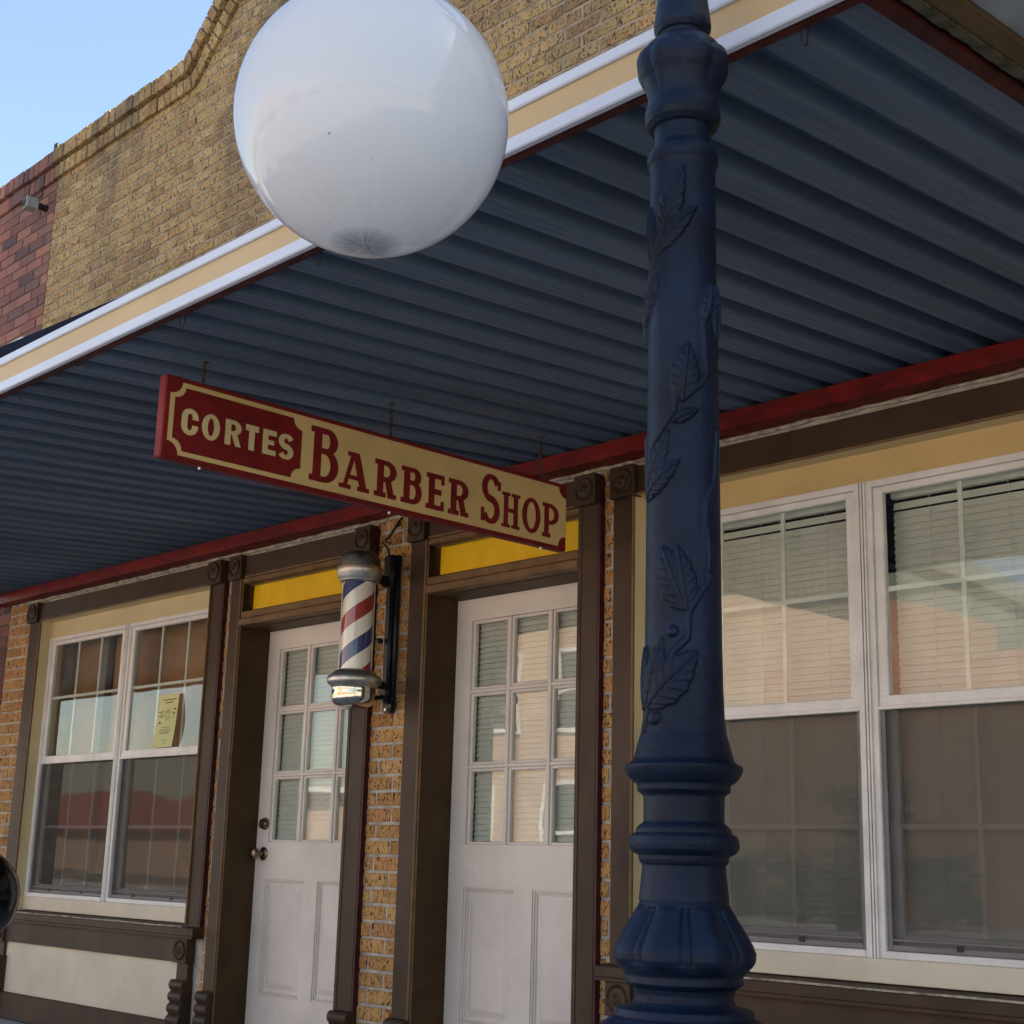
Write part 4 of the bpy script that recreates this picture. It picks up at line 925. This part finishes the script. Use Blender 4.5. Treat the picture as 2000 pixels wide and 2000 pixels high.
m = MB(); m.box(-19, -8.67, -2.27, -.002, 2.40, 2.43); m.build('soffit', M['deck'], nc)
sec = thing('security_light', 'small grey louvred box fixture high on the red brick wall', 'wall fixture', (-8.88, -.1, 5.2))
m = MB(); m.box(-8.705,-8.620,-.150,-.065,5.075,5.150,bev=.006); m.build('housing', M['greybox'], sec)
m = MB()
for i in range(3): m.tube([(-8.697+i*.024+.008*math.sin(PI*t), -.1515, 5.083+.055*t) for t in [k/6 for k in range(7)]], .0045, 6)
m.build('louvre', M['blackiron'], sec)
m = MB(); m.tube([(-8.64,-.066,5.11),(-8.638,-.03,5.108),(-8.636,-.001,5.105)], .022, 12); m.tube([(-8.66,-.07,5.148),(-8.655,-.04,5.19),(-8.65,-.03,5.215)], .004, 6); m.build('mounting_arm', M['blackiron'], sec)

# ------------------------------------------------------------------ neighbour on the right: timber canopy edge and wall
nb = thing('timber_canopy', 'neighbouring canopy with mossy timber edge and pale grey soffit beside the red end channel', 'canopy', (.6, -1.0, 2.4))
def slopebox(mb, x0, x1, o0, o1, y0=-2.2, y1=-.02):
    mb.add([(x0,y0,zc(y0,o0)),(x1,y0,zc(y0,o0)),(x1,y1,zc(y1,o0)),(x0,y1,zc(y1,o0)),(x0,y0,zc(y0,o1)),(x1,y0,zc(y0,o1)),(x1,y1,zc(y1,o1)),(x0,y1,zc(y1,o1))], [(0,3,2,1),(4,5,6,7),(0,1,5,4),(1,2,6,5),(2,3,7,6),(3,0,4,7)])
m = MB(); rnd = random.Random(4)
N = 90; vs = []; 
for i in range(N+1):
    y = -2.2+2.18*i/N; j = rnd.uniform(-.0025,.0025)
    vs += [(-1.128+j, y, zc(y, .000+rnd.uniform(-.0015,.0015))), (-1.104, y, zc(y, -.004)), (-1.104, y, zc(y, .07)), (-1.128+j, y, zc(y, .07))]
m.add(vs, [(4*i+k, 4*i+(k+1)%4, 4*i+4+(k+1)%4, 4*i+4+k) for i in range(N) for k in range(4)]+[(0,1,2,3),(4*N,4*N+3,4*N+2,4*N+1)])
m.build('mossy_edge', M['moss'], nb)
m = MB(); slopebox(m, -1.1365, -1.058, .0805, .09); m.build('gap_filler', M['rubber'], nb)  # dark filler added over the gap to block the sky behind it
m = MB(); slopebox(m, -1.102, -1.06, .002, .08); m.build('edge_beam', M['wood'], nb)
m = MB(); slopebox(m, -1.058, 3.4, .012, .06); m.build('soffit', M['panel'], nb)
nbw = thing('tan_brick_building', 'tan brick building at the right edge behind the timber canopy', 'building', (1.2, 0, .06))
m = MB(); m.box(XR+.01, 9.5, .0, .3, .02, 6.4); m.box(XR+.01, 9.5, .3, 9, .02, 6.1); m.build('wall', M['stucco'], nbw)
m = MB(); m.box(-.6, 2.2, -.03, -.002, .8, 2.1, bev=.005); m.build('window_frame', M['brown'], nbw)
m = MB(); m.box(-.5, 2.1, -.036, -.031, .9, 2.0); m.build('pane', M['blackgloss'], nbw)

# ------------------------------------------------------------------ ball bollard at the left edge
bo = thing('ball_bollard', 'glossy black ball-topped iron bollard cut off by the left edge', 'bollard', (-4.04, -2.08, .06))
m = MB(); BR = .132; pr = [(.83+BR*math.sin(a), BR*math.cos(a)) for a in [(-PI/2+.45)+(PI-.45)*i/40 for i in range(41)]]; pr[-1] = (.83+BR, 0)
m.lathe([(z,r) for z, r in pr], (-4.04,-2.08,0), 64); m.build('ball', M['blackgloss'], bo)
m = MB(); m.lathe([(.06,.09),(.10,.09),(.12,.06),(.16,.05),(.62,.045),(.64,.06),(.66,.06),(.68,.045),(.72,.055)], (-4.04,-2.08,0), 32); m.build('post', M['blackiron'], bo)

# ------------------------------------------------------------------ paper notice in the left window
pn = thing('paper_notice', 'curled yellow paper notice taped to the outside of the left shop window', 'notice', (-6.65, .035, 1.49))
m = MB(); N = 12; P_ = []
x0a, x0b = -6.752, -6.552
def pap(u, v):   # u across 0..1, v up 0..1
    sh = -.022*(1-v)**2; bul = .012*math.sin(PI*min(1, v*1.1))
    return Vector((x0a+u*(x0b-x0a)+sh+bul*u, (.040-.010*u*u*math.sin(PI*min(1, .15+v*.85))-.006*(1-v)), 1.492+v*.272+.004*u*(0)))
vs = [pap(i/N, j/N) for j in range(N+1) for i in range(N+1)]; vs += [v+Vector((0,.0006,0)) for v in vs]
q = (N+1)*(N+1); fs = []
for j in range(N):
    for i in range(N):
        a = j*(N+1)+i; fs += [(a,a+1,a+N+2,a+N+1),(q+a,q+a+N+1,q+a+N+2,q+a+1)]
m.add(vs, fs, smooth=True); m.build('sheet', M['paper'], pn)
def ink(mb, u0, u1, v, h):
    a, c = pap(u0, v), pap(u1, v+.004); 
    mb.add([a+Vector((0,-.0012,-h)), c+Vector((0,-.0012,-h)), c+Vector((0,-.0012,h)), a+Vector((0,-.0012,h))], [(0,1,2,3)])
m = MB()
for u0,u1,v,h in ((.24,.90,.89,.0022),(.38,.77,.835,.0022),(.08,.37,.665,.0015),(.15,.32,.63,.0013),(.07,.37,.59,.0015),(.18,.32,.565,.0013),(.34,.78,.37,.0010),(.25,.75,.33,.0010),(.25,.80,.295,.0010),(.25,.72,.262,.0015),(.42,.70,.13,.0009),(.5,.62,.10,.0009),(.5,.6,.06,.0009),(.82,.93,.70,.004),(.80,.88,.62,.005),(.82,.87,.55,.002),(.15,.24,.46,.005)): ink(m, u0, u1, v, h)
m.build('printed_lines', M['ink'], pn)
m = MB(); c0 = pap(.55,.60)
for k in range(14):
    a = 2*PI*k/14; r0, r1 = .012, .028+.008*(k % 2); dx_ = Vector((math.cos(a),0,math.sin(a))); nn = Vector((-math.sin(a),0,math.cos(a)))*.0013; o = Vector((0,-.0022,0))
    m.add([c0+dx_*r0-nn+o, c0+dx_*r1-nn+o, c0+dx_*r1+nn+o, c0+dx_*r0+nn+o], [(0,1,2,3)])
m.build('sunburst_print', M['inkb'], pn)

# ------------------------------------------------------------------ other side of the street (seen mirrored in the panes)
def bmat(name, c1, c2, mort, sc=1.0):
    m = bpy.data.materials.new(name); m.use_nodes = True; n = m.node_tree; L = n.links; b = n.nodes['Principled BSDF']; b.inputs['Roughness'].default_value = .9
    tc = n.nodes.new('ShaderNodeTexCoord'); mp = n.nodes.new('ShaderNodeMapping'); mp.inputs['Rotation'].default_value = (PI/2, 0, 0); L.new(tc.outputs['Object'], mp.inputs[0])
    br = n.nodes.new('ShaderNodeTexBrick'); br.inputs['Color1'].default_value = (*c1,1); br.inputs['Color2'].default_value = (*c2,1); br.inputs['Mortar'].default_value = (*mort,1)
    br.inputs['Scale'].default_value = 1; br.inputs['Brick Width'].default_value = .21*sc; br.inputs['Row Height'].default_value = .07*sc; br.inputs['Mortar Size'].default_value = .008*sc
    L.new(mp.outputs[0], br.inputs[0]); nz = n.nodes.new('ShaderNodeTexNoise'); nz.inputs['Scale'].default_value = .8; nz.inputs['Detail'].default_value = 6; L.new(tc.outputs['Object'], nz.inputs[0])
    mx = n.nodes.new('ShaderNodeMix'); mx.data_type = 'RGBA'; mx.blend_type = 'MULTIPLY'; mx.inputs['Factor'].default_value = .5; L.new(br.outputs[0], mx.inputs['A']); L.new(nz.outputs[0], mx.inputs['B']); L.new(mx.outputs['Result'], b.inputs['Base Color']); return m
Mp = bmat('pink_brick', (.58,.27,.17), (.50,.21,.13), (.55,.45,.36)); Mt = bmat('tan_brick', (.64,.40,.26), (.57,.33,.21), (.55,.48,.38))
Mg = mat('grey_green_cladding', (.20,.22,.18), .8); Mr = mat('red_roof', (.27,.055,.04), .6); Mw = mat('white_trim', (.75,.73,.68), .5); Mdk = mat('dark_glass', (.03,.04,.045), .15); Mlf = mat('leafy_green', (.05,.08,.025), .8)
FY = -22.0
def block(name, label, x0, x1, h, dep, wm, wins, cornice=True, flip=True):
    t = thing(name, label, 'building', ((x0+x1)/2, FY, .05)); m = MB(); m.box(x0, x1, FY-dep, FY, .04, h)
    m.build('wall', wm, t)
    if cornice: m = MB(); m.box(x0-.1, x1+.1, FY-.2, FY+.18, h, h+.22, bev=.03); m.box(x0, x1, FY+.001, FY+.08, h-.5, h-.36); m.build('cornice', Mw, t)
    for (a, c, z0, z1) in wins:
        f_ = MB(); 
        for (q0,q1,r0,r1) in ((a-.1,a,z0-.1,z1+.1),(c,c+.1,z0-.1,z1+.1),(a,c,z1,z1+.1),(a,c,z0-.1,z0),(a,c,(z0+z1)/2-.04,(z0+z1)/2+.04)): f_.box(q0,q1,FY+.001,FY+.07,r0,r1)
        fo = f_.build('window', Mw, t); g_ = MB(); g_.box(a, c, FY+.0015, FY+.03, z0, (z0+z1)/2-.04); g_.box(a, c, FY+.0015, FY+.03, (z0+z1)/2+.04, z1); g_.build('pane', Mdk, fo)
    return t
block('brick_storefront', 'pink brick one-storey storefront across the street, mirrored in the right window', -19.0, -9.5, 5.2, 9, Mp, [], cornice=False)
block('brick_commercial_block', 'tan brick two-storey block across the street with white windows, mirrored in the right door', -32.5, -19.05, 7.6, 10, Mt, [(-31,-29.7,4.3,6.2),(-28.4,-27.1,4.3,6.2),(-25.6,-24.3,4.3,6.2),(-22.8,-21.5,4.3,6.2),(-31.5,-28,.7,2.9),(-26,-22,.7,2.9)])
t = thing('gabled_hall', 'grey green gabled hall rising behind the pink storefront across the street', 'building', (-19, -38, .05))
m = MB(); m.prism([(-34,.04),(-17.6,.04),(-17.6,7.8),(-25.8,11.7),(-34,7.8)], 'y', -44, -33); m.build('wall', Mg, t)
m = MB(); m.prism([(-17.3,7.65),(-25.8,11.75),(-34.3,7.65),(-34.3,7.85),(-25.8,11.95),(-17.3,7.85)], 'y', -44.2, -32.7); m.build('roof', Mg, t)
block('brick_warehouse', 'brown brick building across the street to the right of the pink storefront', -9.4, 6, 4.0, 9, Mp, [(-8,-4,.7,2.6),(-2,3,.7,2.6)])
t = thing('low_garage', 'low cream garage across the street left of the tan brick block', 'building', (-38, -24, .05)); m = MB(); m.box(-42.5,-32.9,-30,-23,.04,2.9); m.build('wall', Mt, t); m = MB(); m.box(-42.7,-32.7,-30.1,-22.6,2.9,3.05); m.build('roof', Mw, t)
def house(x, y, w_, d_, h, rh, lab):
    t = thing('red_roof_house', lab, 'house', (x, y, .0), group='red roofed houses down the street'); m = MB(); m.box(x-w_/2, x+w_/2, y-d_/2, y+d_/2, -.1, h); m.build('wall', Mt, t)
    m = MB(); o = .6
    A = [(x-w_/2-o,y-d_/2-o,h-.05),(x+w_/2+o,y-d_/2-o,h-.05),(x+w_/2+o,y+d_/2+o,h-.05),(x-w_/2-o,y+d_/2+o,h-.05),(x-w_/4,y,h+rh),(x+w_/4,y,h+rh)]
    m.add(A, [(0,3,2,1),(0,1,5,4),(1,2,5),(2,3,4,5),(3,0,4)]); m.build('roof', Mr, t)
house(-98, -50, 18, 12, 2.6, 2.9, 'farther red hip-roofed house down the street, mirrored in the left window')
house(-76, -46, 14, 11, 2.4, 2.6, 'nearer red hip-roofed house down the street, mirrored in the left window')

def leafy(name, label, cat, x, y, z0, h, rx, n, trunk=0.0, seed=1, group=None):
    r = random.Random(seed); t = thing(name, label, cat, (x, y, .05), group); m = MB()
    cl = [(r.uniform(-rx,rx)*.7, r.uniform(-rx,rx)*.7, r.uniform(.15,.9)*h, r.uniform(.25,.5)*rx) for _ in range(14)]
    for i in range(n):
        cx, cy, cz, cr = cl[r.randrange(14)]; u = Vector((r.gauss(0,1), r.gauss(0,1), r.gauss(0,1))); u = u.normalized()*cr*r.uniform(.5,1.1)
        p = Vector((x+cx, y+cy, z0+cz))+u; a = Vector((r.gauss(0,1), r.gauss(0,1), r.gauss(0,1))).normalized()*r.uniform(.05,.11); b = a.cross(Vector((r.gauss(0,1), r.gauss(0,1), r.gauss(0,1)))).normalized()*a.length*.6
        m.add([p-a, p+b, p+a, p-b], [(0,1,2,3)])
    m.build('crown', Mlf, t)
    if trunk:
        m = MB(); m.tube([(x,y,.0),(x+.05,y,z0*.6),(x-.05,y,z0+h*.4)], [trunk, trunk*.8, trunk*.4], 8)
        for k in range(5):
            c = cl[k]; m.tube([(x,y,z0*.8),(x+c[0]*.5,y+c[1]*.5,z0+c[2]*.6),(x+c[0],y+c[1],z0+c[2])], [trunk*.4,trunk*.25,trunk*.1], 6)
        m.build('trunk', M['wood'], t)
for i, (x, lab) in enumerate(((-18.2,'leafy shrub before the pink storefront nearest the tan block'),(-16.4,'low leafy shrub in the middle before the pink storefront'),(-14.2,'wide leafy shrub before the pink storefront near its far end'))):
    leafy('shrub', lab, 'shrub', x, -20.6, .05, 1.3+.3*(i % 2), .8, 900, .03, 40+i, 'shrubs before the pink storefront')
leafy('street_tree', 'young street tree standing before the pink storefront', 'tree', -15.3, -19.9, 1.3, 1.6, .9, 700, .07, 50)
